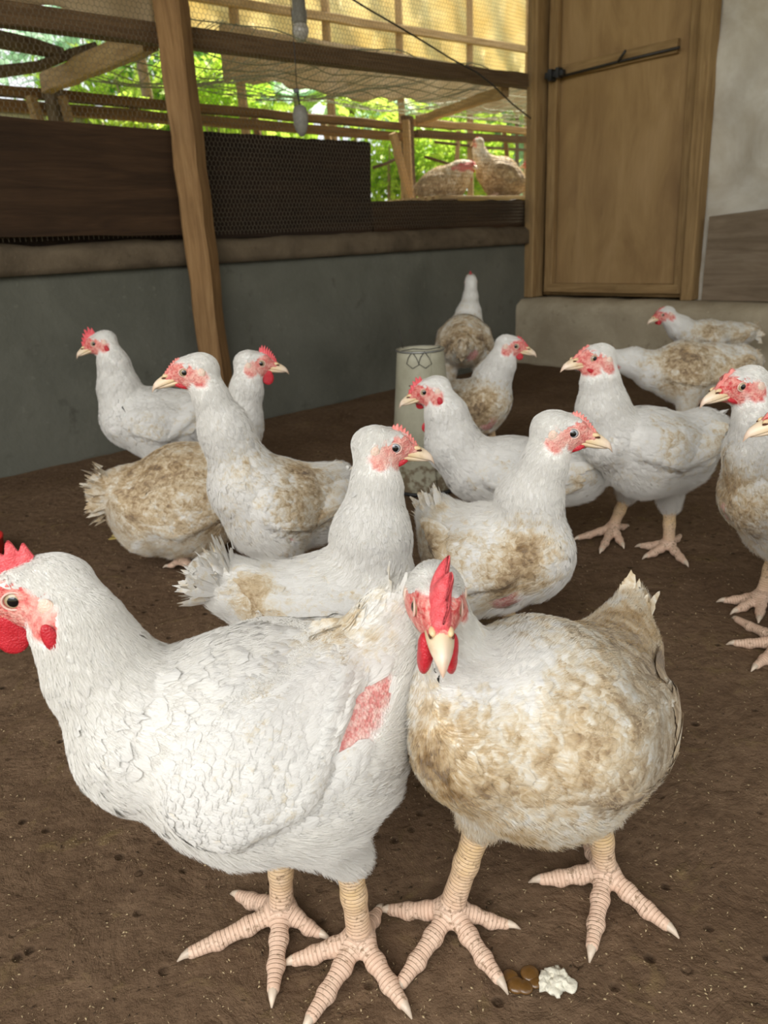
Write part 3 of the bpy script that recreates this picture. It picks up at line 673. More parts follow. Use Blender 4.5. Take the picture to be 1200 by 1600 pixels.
def banana(x, y, off, label, mat, seed, n=6, L=0.9, lean=0.0):
    rg = np.random.default_rng(seed); c = pA3(x, y, off); root = empty('banana_plant', (c[0], c[1], -0.08)); tag(root, label, 'plant')
    H_ = c[2] + 0.08
    tube('stem', [(0, 0, 0), (0.02, 0, H_ * .5), (0, 0.02, H_)], [0.06, 0.05, 0.03], M['trunk'], root, 10)
    for i in range(n):
        a = 2 * math.pi * i / n + rg.uniform(-.3, .3); d = np.array([math.cos(a), math.sin(a), 0]); w = np.array([-d[1], d[0], 0]); V = []
        for j in range(9):
            t = j / 8; p = np.array([0, 0, H_]) + d * L * t + np.array([0, 0, L * (0.45 * t - 0.75 * t * t)]); wd = 0.16 * math.sin(math.pi * min(1, t * .93 + .06)) ** .6
            for u in (-1, -.5, 0, .5, 1): V.append(p + w * wd * u + np.array([0, 0, -0.25 * abs(u) * wd + 0.006 * ((j + int(u * 2)) % 2)]))
        Fq = [(j * 5 + k, j * 5 + k + 1, j * 5 + k + 6, j * 5 + k + 5) for j in range(8) for k in range(4)]
        mesh_obj('leaf', V, Fq, M[mat], root)
banana(462, 150, 4.2, 'banana plant with broad bluish leaves behind the hanging switch', 'leafC', 21)
banana(548, 150, 4.0, 'banana plant with broad bright leaves right of the hanging switch', 'leafA', 22)
for x, off, r, lab in ((478, 4.8, 0.06, 'pale tree trunk outside right beside the hanging switch'), (400, 4.6, 0.05, 'pale tree trunk outside between room post and hanging switch'), (233, 3.4, 0.05, 'grey tree trunk outside just left of the room post')):
    c = pA3(x, 150, off); o = tube('tree_trunk', [(c[0], c[1], -0.08), (c[0] + .02, c[1], 1.0), (c[0] - .03, c[1], 2.2), (c[0] + .05, c[1], 3.6)], [r, r * .9, r * .8, r * .7], M['trunk'], None, 10); tag(o, lab, 'tree')

# ------------------------------------------------------------------ hung things and the cable
def hung():
    off = 0.10; c = pA3(469, 40, off); r = empty('light_bulb', tuple(c)); tag(r, 'grey bulb hanging from its long socket behind the wire', 'light bulb')
    d = depth_of(c) / FPX
    lathe('socket', [(0.001, 26 * d * 2.6), (10.5 * d, 26 * d * 2.6), (10.5 * d, 24 * d), (12 * d, 14 * d), (11 * d, 3 * d), (9 * d, 0), (0.001, 0)][::-1], M['grey'], r, 20, False)
    lathe('bulb', [(0.001, -23 * d), (5 * d, -22 * d), (10 * d, -17 * d), (13 * d, -9 * d), (12.5 * d, -2 * d), (9.5 * d, 3 * d), (0.001, 4 * d)], M['bulb'], r, 24, False)
    tube('cord', [(0, 0, 26 * d * 2.5), (0, 0, 2.42 - c[2])], 0.003, M['black'], r, 6)
    c = pA3(470, 188, -0.05); r = empty('hanging_switch', tuple(c)); tag(r, 'grey pear-shaped switch hanging on a thin black cord', 'switch'); d = depth_of(c) / FPX
    o = lathe('casing', [(0.001, -23 * d), (4 * d, -22 * d), (8 * d, -16 * d), (11.5 * d, -6 * d), (11.8 * d, 8 * d), (10 * d, 17 * d), (5 * d, 21 * d), (0.001, 22 * d)], M['grey'], r, 24, False); o.scale = (1, 0.6, 1)
    rel = lambda x, y: np.array(pA3(x, y, -0.05)) - c
    tube('cord', [rel(469, 168), rel(467, 155), rel(464, 143)], 0.0035, M['black'], r, 6)
    tube('cord', [rel(464, 143), rel(461, 90), rel(457, 40), rel(453, -10), rel(452, -60)], 0.0016, M['black'], r, 6)
    bm = box_bm(-4.2 * d, 4.2 * d, -3 * d, 3 * d, -3.2 * d, 3.2 * d, None, 0.8 * d); o = bm_obj('connector', bm, M['black'], r); o.location = rel(463, 142)
    pts = [(530, -14), (575, 14), (620, 40), (665, 67), (705, 92), (745, 113), (770, 133), (800, 162), (829, 185)]
    o = tube('electric_cable', [pA3(x, y, -0.06) for x, y in pts], 0.0036, M['black'], None, 8); tag(o, 'thin black cable sloping down across the wire to the door frame', 'cable')
hung()

# ------------------------------------------------------------------ feeder, drinker, droppings and husks
def feeder():
    c = np.array(on_floor(663, 760)); r = empty('tin_feeder', (c[0], c[1], 0)); tag(r, 'tall tapering cream painted tin feeder stained with rust', 'feeder')
    d = depth_of(c + [0, 0, .2]) / FPX; H_ = 0.385; rt = 0.0625; rb = 0.092
    prof = [(rb, 0.004), (rb * 1.01, 0.02)] + [(rb + (rt - rb) * t, 0.02 + (H_ - 0.02) * t) for t in np.linspace(0.03, 1, 16)] + [(rt - 0.002, H_ + 0.001), (rt - 0.003, H_ - 0.01), (rt + 0.005, H_ * 0.6), (rb - 0.01, 0.06), (0.001, 0.055)]
    lathe('body', prof, M['tin'], r, 48, False)
    th = np.linspace(0, 2 * math.pi, 41); tube('rim', [((rt + 0.001) * math.cos(a), (rt + 0.001) * math.sin(a), H_) for a in th], 0.0028, M['rim'], r, 8)
    th = np.linspace(0, 2 * math.pi, 41); tube('base_ring', [((rb + 0.002) * math.cos(a), (rb + 0.002) * math.sin(a), 0.006) for a in th], 0.005, M['black'], r, 8)
    tube('seam', [((rb + (rt - rb) * t + .001) * math.cos(-1.25), (rb + (rt - rb) * t + .001) * math.sin(-1.25), 0.02 + (H_ - .02) * t) for t in (0, .5, 1)], 0.0018, M['tin'], r, 6)
    def onside(a, z): rr = rb + (rt - rb) * (z / H_) + 0.0025; return (rr * math.cos(a), rr * math.sin(a), z)
    # wire handle ends hooked through the rim
    for a0 in (-1.95, -1.45):
        tube('wire_loop', [onside(a0, H_ + 0.003), onside(a0 - .18, H_ - .012), onside(a0 - .26, H_ - .028), onside(a0, H_ - .040), onside(a0 + .26, H_ - .030), onside(a0 + .16, H_ - .014), onside(a0, H_ + 0.001)], 0.0011, M['wire_dark'], r, 5)
    tube('wire', [(-0.055, -0.02, H_), (-0.02, 0.0, H_ + 0.002), (0.02, 0.01, H_ - .003), (0.055, 0.02, H_)], 0.0012, M['wire_dark'], r, 5)
    tube('wire', [(-0.045, 0.035, H_), (-0.048, 0.036, H_ + 0.02), (-0.055, 0.036, H_ + 0.05)], 0.0010, M['wire_dark'], r, 5)
    # hand-scratched marks "- 3"
    def mark(pts): return tube('scratched_mark', [onside(a, z) for a, z in pts], 0.0012, M['wire_dark'], r, 5)
    mark([(-2.10, .300), (-1.98, .301)])
    mark([(-1.84, .312), (-1.72, .314), (-1.78, .303), (-1.69, .294), (-1.74, .284), (-1.86, .285)])
    mark([(-1.45, .305), (-1.40, .285)])
feeder()
c = on_floor(-42, 880); rd = empty('red_dish', (c[0], c[1], 0)); tag(rd, 'red plastic drinker dish at the left edge behind the front hen', 'drinker')
rr = 0.072; lathe('dish', [(0.001, 0.004), (rr * .8, 0.004), (rr * .92, 0.012), (rr, 0.030), (rr * 1.03, 0.052), (rr * 1.06, 0.056), (rr * 1.02, 0.058), (rr * .96, 0.048), (rr * .86, 0.016), (0.001, 0.010)], M['red_plastic'], rd, 40, False)

def blob(name, c, r, mat, seed, parent, amp=0.35, f_=60):
    V, Fq = ball_np((0, 0, 0), r, None, 22, 14); V = V * (1 + (vnoise(V * f_ + seed) - 0.5)[:, None] * amp * 2); return mesh_obj(name, V + np.array(c), Fq, mat, parent)
c = on_floor(845, 1533); dr = empty('dropping', (c[0], c[1], 0)); tag(dr, 'wet brown and white dropping on the floor by the right hen foot', 'dropping')
for i, (x, y, r) in enumerate(((797, 1528, .0085), (806, 1540, .0075), (828, 1522, .009), (836, 1534, .008), (820, 1543, .007))):
    q = on_floor(x, y); blob('brown_part', (q[0] - c[0], q[1] - c[1], 0.001), (r, r, r * .42), M['drop_b'], i * 3, dr, .3)
for i, (x, y, r) in enumerate(((860, 1532, .010), (874, 1528, .0095), (882, 1538, .007), (850, 1540, .007), (868, 1542, .0075))):
    q = on_floor(x, y); blob('white_part', (q[0] - c[0], q[1] - c[1], 0.001), (r, r, r * .5), M['drop_w'], i * 5, dr, .8, 260)
c = on_floor(222, 835); dr = empty('straw_patch', (c[0], c[1], 0)); tag(dr, 'greenish straw patch on the floor below the dirty hen tail', 'straw')
for i in range(16):
    q = np.array([random.uniform(-.07, .07), random.uniform(-.012, .012) , 0]); q[1] += q[0] * 0.25; blob('clump', (q[0], q[1], 0.001), (.013, .008, .004), M['straw'], i, dr, .7, 90)
def scatter(name, n, mat, L0, L1, seed, label, ymax=3.0):
    rg = np.random.default_rng(seed); y = 0.28 + (ymax - 0.28) * rg.random(n) ** 1.9; x = (rg.random(n) - 0.5) * (1.0 + y * 1.3) * 1.05; P = np.stack([x, y, np.zeros(n)], 1)
    k = ((P - PA) @ nA < -0.02) & ((P - CORNER) @ nB < -0.16); P = P[k]; n = len(P); P[:, 2] = (vnoise(P * [4, 4, 4] * [1, 1, 0]) - 0.5) * 0.008 + (vnoise(P * 22) - 0.5) * 0.004 + 0.0002
    a = rg.random(n) * 6.283; d = np.stack([np.cos(a), np.sin(a), rg.normal(0, .18, n)], 1); w = np.stack([-np.sin(a), np.cos(a), rg.normal(0, .3, n)], 1); L = rg.uniform(L0, L1, n)[:, None]; Wd = L * rg.uniform(.12, .5, n)[:, None]; u = np.cross(d, w)
    V = np.stack([P - d * L / 2, P + w * Wd / 2 + u * Wd * .3, P + d * L / 2, P - w * Wd / 2 + u * Wd * .3, P - u * Wd * .1], 1).reshape(-1, 3)
    T = np.array([[0, 3, 1], [3, 2, 1], [0, 1, 4], [1, 2, 4], [2, 3, 4], [3, 0, 4]]); o = mesh_obj(name, V, (np.arange(n)[:, None, None] * 5 + T).reshape(-1, 3), mat, None, False); tag(o, label, 'litter', kind='stuff')
scatter('husks', 16000, M['husk'], .0014, .0050, 5, 'pale husk flecks scattered over the brown floor')
scatter('dark_crumbs', 6000, M['husk_dark'], .002, .006, 6, 'dark crumbs scattered over the brown floor')

# ================================================================== HENS
def norm(v): return v / (np.linalg.norm(v, axis=-1, keepdims=True) + 1e-12)
def smin(a, b, k):
    h = np.maximum(k - np.abs(a - b), 0) / k; return np.minimum(a, b) - h * h * k * 0.25
class SDF:
    """smooth union of tapering capsules and ellipsoids; wy squeezes a piece sideways"""
    def __init__(s): s.p = []
    def cone(s, a, b, ra, rb, k=0.02, wy=1.0): s.p.append(('c', np.array(a, float), np.array(b, float), ra, rb, k, wy)); return s
    def ell(s, c, r, rot=None, k=0.01): s.p.append(('e', np.array(c, float), np.array(r, float), rot, 0, k, 1)); return s
    def cut(s, c, r, rot=None, k=0.004): s.p.append(('x', np.array(c, float), np.array(r, float), rot, 0, k, 1)); return s
    def __call__(s, P):
        D = None
        for t, a, b, c, d, k, wy in s.p:
            if t == 'c':
                q = P; A, B = a, b
                if wy != 1.0:
                    # squeeze about the piece's own sideways centre
                    sc = np.array([1, 1 / wy, 1]); q = P * sc; A = a * sc; B = b * sc
                ba = B - A; h = np.clip(((q - A) @ ba) / max(ba @ ba, 1e-12), 0, 1)
                dist = np.linalg.norm(q - A - h[..., None] * ba, axis=-1) - (c + (d - c) * h)
                if wy < 1: dist = dist * (0.55 + 0.45 * wy)
            else:
                q = P - a
                if c is not None: q = q @ c
                k0 = np.linalg.norm(q / b, axis=-1); k1 = np.linalg.norm(q / (b * b), axis=-1) + 1e-9
                dist = k0 * (k0 - 1) / k1
            if D is None: D = dist
            elif t == 'x': D = -smin(-D, dist, k)
            else: D = smin(D, dist, k)
        return D
    def grad(s, P, e=0.0015):
        o = np.array([[1, -1, -1], [-1, -1, 1], [-1, 1, -1], [1, 1, 1.0]])
        g = 0
        for v in o: g = g + v * s(P + v * e)[..., None]
        return norm(g)
def surfnet(f, lo, hi, h):
    lo = np.array(lo, float); hi = np.array(hi, float)
    n = (np.ceil((hi - lo) / h / 4).astype(int)) * 4 + 1
    def pts(I, st): return lo + I * st
    nc = (n - 1) // 4 + 1
    G = np.stack(np.meshgrid(*[np.arange(k) for k in nc], indexing='ij'), -1)
    C = f(lo + G * (4 * h))
    V = np.repeat(np.repeat(np.repeat(C, 4, 0), 4, 1), 4, 2)[1:, 1:, 1:]
    # centre the coarse samples on the fine ones
    V = np.repeat(np.repeat(np.repeat(C, 4, 0), 4, 1), 4, 2)[2:n[0] + 2, 2:n[1] + 2, 2:n[2] + 2].copy()
    mk = np.abs(V) < 4 * h * 2.2
    idx = np.argwhere(mk); V[mk] = f(lo + idx * h)
    s = V < 0
    nx, ny, nz = V.shape
    acc = np.zeros((nx - 1, ny - 1, nz - 1, 3)); cnt = np.zeros((nx - 1, ny - 1, nz - 1))
    for ax in range(3):
        o1, o2 = [a for a in range(3) if a != ax]
        for i in (0, 1):
            for j in (0, 1):
                sl0 = [slice(0, -1)] * 3
                sl0[o1] = slice(i, V.shape[o1] - 1 + i); sl0[o2] = slice(j, V.shape[o2] - 1 + j)
                sl1 = list(sl0); sl1[ax] = slice(1, None)
                a = V[tuple(sl0)]; b = V[tuple(sl1)]; cr = (a < 0) != (b < 0)
                t = np.where(cr, a / np.where(cr, a - b, 1), 0)
                v = np.zeros(a.shape + (3,)); v[..., ax] = t; v[..., o1] = i; v[..., o2] = j
                acc += v * cr[..., None]; cnt += cr
    act = cnt > 0; ids = -np.ones(act.shape, dtype=np.int64); ids[act] = np.arange(act.sum())
    cell = np.argwhere(act); P = lo + (cell + acc[act] / cnt[act][:, None]) * h
    Fs = []
    for ax in range(3):
        o1, o2 = (ax + 1) % 3, (ax + 2) % 3
        sl0 = [slice(1, -1)] * 3; sl0[ax] = slice(0, -1); sl1 = [slice(1, -1)] * 3; sl1[ax] = slice(1, None)
        a = s[tuple(sl0)]; b = s[tuple(sl1)]; cr = np.argwhere(a != b)
        if len(cr) == 0: continue
        inside = a[tuple(cr.T)]
        base = cr.copy(); base[:, o1] += 1; base[:, o2] += 1
        def cid(d1, d2):
            c = base.copy(); c[:, o1] -= d1; c[:, o2] -= d2; return ids[tuple(c.T)]
        q = np.stack([cid(1, 1), cid(0, 1), cid(0, 0), cid(1, 0)], 1)
        q[~inside] = q[~inside][:, ::-1]; Fs.append(q)
    Fc = np.concatenate(Fs)
    for _ in range(2):
        g = f.grad(P); P = P - g * np.clip(f(P), -h, h)[:, None] * 0.9
    return P, Fc

def grow(sdf, flow, P, L, lift, nst, jit, rg):
    """march strands over the surface along the flow; returns stations, normals and directions"""
    J = rg.normal(0, jit, len(P)); out = []; Ns = []; p = P.copy(); Tl = []
    for i in range(nst):
        n = sdf.grad(p); d = sdf(p); h = lift[:, i]
        p = p + n * (h - d)[:, None]
        t = flow(p); t = t - n * (t * n).sum(-1, keepdims=True); dn_ = np.array([0, 0, -1.0]) + n * n[..., 2:3]; t = norm(t + dn_ * 0.7 * np.clip(0.8 - np.linalg.norm(t, axis=-1, keepdims=True), 0, 1)); sd_ = np.cross(n, t); t = norm(t + sd_ * J[:, None])
        out.append(p.copy()); Ns.append(n); Tl.append(t)
        p = p + t * (L / (nst - 1))[:, None]
    return np.stack(out, 1), np.stack(Ns, 1), np.stack(Tl, 1)
def feather_mesh(St, Ns, Ts, Wd, rg, m=5, jag=0.25, curl=0.18, pointed=0.0, prune=True, nside=0.30):
    n, k, _ = St.shape; v = np.linspace(0, 1, k)
    prof = np.sqrt(np.clip(1 - ((v - 0.55) / 0.62) ** 2, 0.02, 1)); prof = prof * (1 - pointed * v)
    u = np.linspace(-1, 1, m)
    side = norm(np.cross(Ns, Ts))
    w = Wd[:, None] * prof[None, :]
    V = St[:, :, None, :] + side[:, :, None, :] * (w[..., None] * u)[..., None]
    V = V - Ns[:, :, None, :] * (w[..., None] * curl * (u ** 2))[..., None]
    # ragged tip
    Lr = np.linalg.norm(St[:, -1] - St[:, -2], axis=1)
    j = (rg.random((n, m)) - 0.6) * jag * 2.4 - 0.55 * (np.abs(u) ** 2)[None, :]
    V[:, -1] += Ts[:, -1, None, :] * (j * Lr[:, None])[..., None]
    Nv = norm(Ns[:, :, None, :] + side[:, :, None, :] * (u * nside)[None, None, :, None] + Ts[:, :, None, :] * (0.30 * v ** 3)[None, :, None, None]).reshape(-1, 3)
    V = V.reshape(-1, 3)
    base = np.arange(n)[:, None] * (k * m); q = []
    for i in range(k - 1):
        for a in range(m - 1): q.append((i * m + a, (i + 1) * m + a, (i + 1) * m + a + 1, i * m + a + 1))
    Fq = (base[:, None, :] + np.array(q)[None]).reshape(-1, 4)
    Qv = V.reshape(n, k, m, 3); e1 = Qv[:, :-1, 1:] - Qv[:, 1:, :-1]; e2 = Qv[:, 1:, 1:] - Qv[:, :-1, :-1]
    gn = norm(np.cross(e1, e2)).reshape(n, -1, 3); gn = gn * np.sign((gn[:, :1] * Ns[:, :1]).sum(-1, keepdims=True))
    cn = norm(0.25 * (Nv.reshape(n, k, m, 3)[:, :-1, :-1] + Nv.reshape(n, k, m, 3)[:, 1:, 1:] + Nv.reshape(n, k, m, 3)[:, :-1, 1:] + Nv.reshape(n, k, m, 3)[:, 1:, :-1])).reshape(n, -1, 3)
    good = (gn * cn).sum(-1).min(1) > 0.55
    if good.any() and prune:
        V = Qv[good].reshape(-1, 3); Nv = Nv.reshape(n, -1, 3)[good].reshape(-1, 3); n = int(good.sum()); base = np.arange(n)[:, None] * (k * m)
        Fq = (base[:, None, :] + np.array(q)[None]).reshape(-1, 4)
    rnd = rg.random(n)
    fuv = np.stack(np.broadcast_arrays(u[None, None, :], v[None, :, None], rnd[:, None, None]), -1).reshape(-1, 3)
    return V, Fq, fuv, Nv
def set_normals(o, Nv): o.data.normals_split_custom_set_from_vertices(Nv.astype(np.float32))
def sample_surface(P, Fc, count, wfun, rg):
    c = P[Fc]; ctr = c.mean(1); ar = np.linalg.norm(np.cross(c[:, 2] - c[:, 0], c[:, 3] - c[:, 1]), axis=1) * 0.5
    w = ar * wfun(ctr); w = np.maximum(w, 0); w /= w.sum()
    f = rg.choice(len(Fc), size=count, p=w); r1, r2 = rg.random(count)[:, None], rg.random(count)[:, None]
    q = c[f]; return (q[:, 0] * (1 - r1) + q[:, 1] * r1) * (1 - r2) + (q[:, 3] * (1 - r1) + q[:, 2] * r1) * r2

def leg_part(hen, name, knee, ankle, tips, hall, sc, h, rg, nco0, floorz=0.0):
    """one leg: feathered knee end, shank, three front toes and the hallux, with its claws"""
    s = SDF(); knee = np.array(knee, float); ankle = np.array(ankle, float)
    rs = 0.0105 * sc; segs = []
    mid = (knee + ankle) / 2
    s.cone(knee, mid, rs * 1.28, rs * 0.98, 0.008); s.cone(mid, ankle, rs * 0.98, rs * 1.08, 0.008)
    segs.append((knee, ankle, 1.0))
    s.ell(ankle + np.array([0, 0, -0.003]), (rs * 1.25, rs * 1.25, rs * 0.95), None, 0.008)
    claws = []
    for i, tp in enumerate(list(tips) + [hall]):
        tp = np.array(tp, float); tp[2] = floorz + 0.0055 * sc
        a = ankle + norm(tp - ankle) * rs * 0.3; a[2] = ankle[2] - 0.002 * sc if i < 3 else ankle[2] + 0.001
        L = np.linalg.norm(tp - a); 
        k1 = a + (tp - a) * 0.36; k1[2] = max(floorz + 0.010 * sc, a[2] * 0.55 + k1[2] * 0.2)
        k2 = a + (tp - a) * 0.70; k2[2] = floorz + 0.0078 * sc
        r0, r1, r2, r3 = 0.0088 * sc, 0.0082 * sc, 0.0074 * sc, 0.0054 * sc
        if i == 3: r0, r1, r2, r3 = [x * 0.86 for x in (r0, r1, r2, r3)]
        s.cone(a, k1, r0, r1 * 0.92, 0.007); s.cone(k1, k2, r1 * 0.95, r2 * 0.92, 0.003); s.cone(k2, tp, r2 * 0.96, r3, 0.003)
        for kk, rr in ((k1, r1), (k2, r2)): s.ell(kk - np.array([0, 0, 0.0012]), (rr * 1.10, rr * 1.10, rr * 0.98), None, 0.003)
        segs.append((a, tp, 0.0)); claws.append((tp, norm(tp - k2), r3, i))
    lo = np.minimum.reduce([knee, ankle] + [c[0] for c in claws]) - 0.022; hi = np.maximum.reduce([knee, ankle] + [c[0] for c in claws]) + 0.022
    P, Fc = surfnet(s, lo, hi, h)
    P[:, 2] = np.maximum(P[:, 2], floorz - 0.001)
    al = np.zeros(len(P)); best = np.full(len(P), 9.0); shank = np.zeros(len(P)); off = 0
    for a, b, sh in segs:
        ba = b - a; t = np.clip(((P - a) @ ba) / (ba @ ba), 0, 1); d = np.linalg.norm(P - a - t[:, None] * ba, axis=1)
        mk = d < best; best[mk] = d[mk]; al[mk] = (t[mk] * np.linalg.norm(ba)) + off; shank[mk] = sh * np.clip((1 - t[mk]) * 1.6, 0, 1); off += 0.0013
    o = mesh_obj(name, P, Fc, M['leg'], hen); fattr(o, 'along', al); fattr(o, 'shank', shank); vattr(o, 'nco', P + nco0)
    for tp, d, r, i in claws:
        d = norm(d * np.array([1, 1, 0.2])); L = 0.0135 * sc
        ps = [tp - d * 0.004, tp + d * 0.004 + np.array([0, 0, 0.0008]), tp + d * L * 0.6 + np.array([0, 0, -0.0008]), tp + d * L + np.array([0, 0, -0.0042 * sc])]
        tube('claw', ps, [r * 0.86, r * 0.78, r * 0.52, r * 0.12], M['claw'], o, 8)
    return o

def make_hen(sp):
    rg = np.random.default_rng(sp['seed']); h = sp.get('h', 0.006); sc = sp.get('sc', 1.0)
    base = np.array(sp['base'], float); yaw = math.radians(sp['yaw'])
    fx = np.array([math.cos(yaw), math.sin(yaw), 0]); fy = np.array([-math.sin(yaw), math.cos(yaw), 0])
    def loc(p): q = np.array(p) - base; return np.array([q @ fx, q @ fy, q[2]])
    def K(t, plane_off=0.0):
        """(px, py, r_px[, depth]) -> local point and radius; without a depth it lies in the hen's own upright plane"""
        x, y, r = t[:3]
        if len(t) > 3 and t[3] is not None: p = at_depth(x, y, t[3])
        else: p = on_plane(x, y, base + fy * plane_off, fy)
        return loc(p), r * depth_of(p) / FPX
    hen = empty('hen', tuple(base), yaw); tag(hen, sp['label'], 'chicken', sp.get('group'))
    nco0 = rg.random(3) * 20
    s = SDF()
    neck = [K(t) for t in sp['neck']]; body = [K(t) for t in sp['body']]; tail = [K(t) for t in sp['tail']]
    neck = [(p, r - 0.0035) for p, r in neck]; body = [(p, r - 0.0055) for p, r in body]; tail = [(p, r - 0.003) for p, r in tail]
    hd = sp.get('head'); hs = sp.get('hs', 1.0)
    chain = []
    if hd:
        E, _ = K((hd['eye'][0], hd['eye'][1], 1) + tuple(hd['eye'][2:]), hd.get('off', 0.0))
        hy = math.radians(hd.get('yaw', sp['yaw']) - sp['yaw'])      # head yaw relative to the body
        hp = math.radians(hd['pitch']); rl = math.radians(hd.get('roll', 0))
        X = np.array([math.cos(hy) * math.cos(hp), math.sin(hy) * math.cos(hp), math.sin(hp)])
        Y0 = np.array([-math.sin(hy), math.cos(hy), 0]); Z0 = np.cross(X, Y0)
        Y = Y0 * math.cos(rl) + Z0 * math.sin(rl); Z = np.cross(X, Y)
        R = np.stack([X, Y, Z], 1)                                    # columns: head axes
        # the eye in view sits on the side of the head: move to the middle plane
        if hd.get('side'): E = E - Y * 0.017 * hs * hd['side']
        def H(x, y, z): return E + R @ (np.array([x, y, z]) * hs)
        s.ell(H(-0.018, 0, -0.0015), np.array([0.034, 0.0205, 0.0232]) * hs, R, 0.010)
        s.ell(H(-0.011, 0, -0.014), np.array([0.026, 0.0185, 0.0185]) * hs, R, 0.010)
        s.cone(H(0.003, 0, 0.002), H(0.0285, 0, -0.0055), 0.0168 * hs, 0.0100 * hs, 0.010)
        s.cone(H(0.0, 0, -0.017), H(0.022, 0, -0.0165), 0.0110 * hs, 0.0055 * hs, 0.008)
        for sg in (1, -1):
            s.ell(H(-0.025, sg * 0.0155, -0.012), np.array([0.011, 0.0065, 0.012]) * hs, R, 0.005)
            s.ell(H(0.002, sg * 0.011, 0.011), np.array([0.017, 0.0062, 0.0048]) * hs, R, 0.006)   # brow ridge
            s.cut(H(0.002, sg * 0.0235, 0.0005), np.array([0.0085, 0.0042, 0.0072]) * hs, R, 0.005)
        chain.append((H(-0.026, 0, -0.007), 0.0235 * hs))
    chain += neck
    for i in range(len(chain) - 1):
        s.cone(chain[i][0], chain[i + 1][0], chain[i][1], chain[i + 1][1], 0.014, 0.92)
    wb = sp.get('wide', 1.0)
    s.cone(chain[-1][0], body[0][0], chain[-1][1], body[0][1] * 0.86, 0.025)
    for i in range(len(body) - 1): s.cone(body[i][0], body[i + 1][0], body[i][1], body[i + 1][1], 0.015, wb)
    s.cone(body[-1][0], tail[0][0], body[-1][1], tail[0][1], 0.02, wb)
    for i in range(len(tail) - 1): s.cone(tail[i][0], tail[i + 1][0], tail[i][1], tail[i + 1][1], 0.02, 0.62)
    spine = chain + body + tail
    # thighs and legs
    bm_, br = body[len(body) // 2]; sdw = sp.get('stance', 0.030 if sp.get('sit') else 0.062)
    legs = []
    for i, sg in enumerate((1, -1)):
        L = sp.get('legs', [None, None])[i]
        if L == 0: continue
        if L:
            def fl(q, z=0.006): p = loc(on_floor(q[0], q[1], z)); p[2] = z; return p
            ank = loc(on_floor(*L['ankle'], 0.022)); ank[2] = 0.022
            tips = [fl(q) for q in L['tips']]; hal = fl(L['hal'])
            kd = L.get('knee')
            if kd:   # knee pixel in the upright plane facing the camera through the ankle
                pw = on_floor(*L['ankle'], 0.022); kn = loc(on_plane(kd[0], kd[1], pw - ray(*kd) * [1, 1, 0] * L.get('dk', 0.0), norm(ray(*kd) * [1, 1, 0])))
            else: kn = ank + np.array([-0.012, 0, 0.085])
        else:
            st = sp.get('step', 0.03) * sg
            ank = np.array([bm_[0] + st, bm_[1] + sg * sdw, 0.022]); kn = ank + np.array([-0.022, 0, 0.03 if sp.get('sit') else 0.085])
            tips = [ank + np.array([0.062 * math.cos(a_), 0.062 * math.sin(a_), 0]) * sc for a_ in (-0.65, 0, 0.65)]
            if sp.get('sit'): tips = [ank + (t_ - ank) * 0.3 for t_ in tips]
            hal = ank + np.array([-0.034, -0.012 * sg, 0]) * sc
        top = np.array([kn[0] * 0.5 + bm_[0] * 0.5 - 0.005, kn[1] * 0.55 + (bm_[1] + sg * br * 0.5) * 0.45, bm_[2] - br * 0.35])
        kn2 = kn + (top - kn) * 0.12
        s.cone(top, kn2, br * 0.48, 0.017 * sc, 0.025); legs.append((top, kn, ank, tips, hal, L))
    lo = np.minimum.reduce([p - r for p, r in spine]) - 0.05; hi = np.maximum.reduce([p + r for p, r in spine]) + 0.05
    for l in legs: lo = np.minimum(lo, l[1] - 0.03)
    P, Fc = surfnet(s, lo, hi, h)
    # flow of the plumage
    Ja = np.array([p for p, r in spine]); segA, segB = Ja[:-1], Ja[1:]; dirs = norm(segB - segA)
    if hd: dirs[0] = norm(dirs[0] * 0.6 - X * 0.4)
    sa = list(segA) + [l[0] for l in legs]; sb = list(segB) + [l[1] for l in legs]
    sdirs = list(dirs) + [norm(l[1] - l[0]) * 0.8 + dirs[-1] * 0.3 for l in legs]
    srad = [(spine[i][1] + spine[i + 1][1]) / 2 for i in range(len(spine) - 1)] + [0.03] * len(legs)
    droop = sp.get('droop', 0.18)
    def flow(p):
        acc = 0; 
        for a, b, d, r in zip(sa, sb, sdirs, srad):
            ba = b - a; t = np.clip(((p - a) @ ba) / max(ba @ ba, 1e-9), 0, 1)
            dd = np.linalg.norm(p - a - t[..., None] * ba, axis=-1) / r
            acc = acc + np.exp(-(dd / 0.45) ** 2 * 1.0)[..., None] * d
        f_ = norm(acc + 1e-9); f_ = f_ + np.array([0, 0, -droop]); return norm(f_)
    balds = [(K((x, y, r))[0], K((x, y, r))[1]) for x, y, r in sp.get('bald', [])]
    if sp.get('bald_on'):
        balds = []
        for x, y, r in sp['bald_on']:
            o_ = loc(CAM); d_ = loc(CAM + ray(x, y)) - o_; t = 0.15
            for _ in range(60): t += float(s((o_ + d_ * t)[None])[0]) * 0.8
            p = o_ + d_ * t; balds.append((p, r * depth_of(CAM + ray(x, y) * t) / FPX))
    def surf_hit(x, y):
        o_ = loc(CAM); d_ = loc(CAM + ray(x, y)) - o_; t = 0.15
        for _ in range(60): t += float(s((o_ + d_ * t)[None])[0]) * 0.8
        return o_ + d_ * t, depth_of(CAM + ray(x, y) * t)
    dirts = []
    for x, y, r, a_ in sp.get('dirt', []):
        p, dp = surf_hit(x, y); dirts.append((p, r * dp / FPX, a_))
    def bald_f(p):
        b = np.zeros(p.shape[:-1])
        for c, r in balds: b = np.maximum(b, np.clip((1.25 - np.linalg.norm(p - c, axis=-1) / r) * 2.2, 0, 1))
        return b
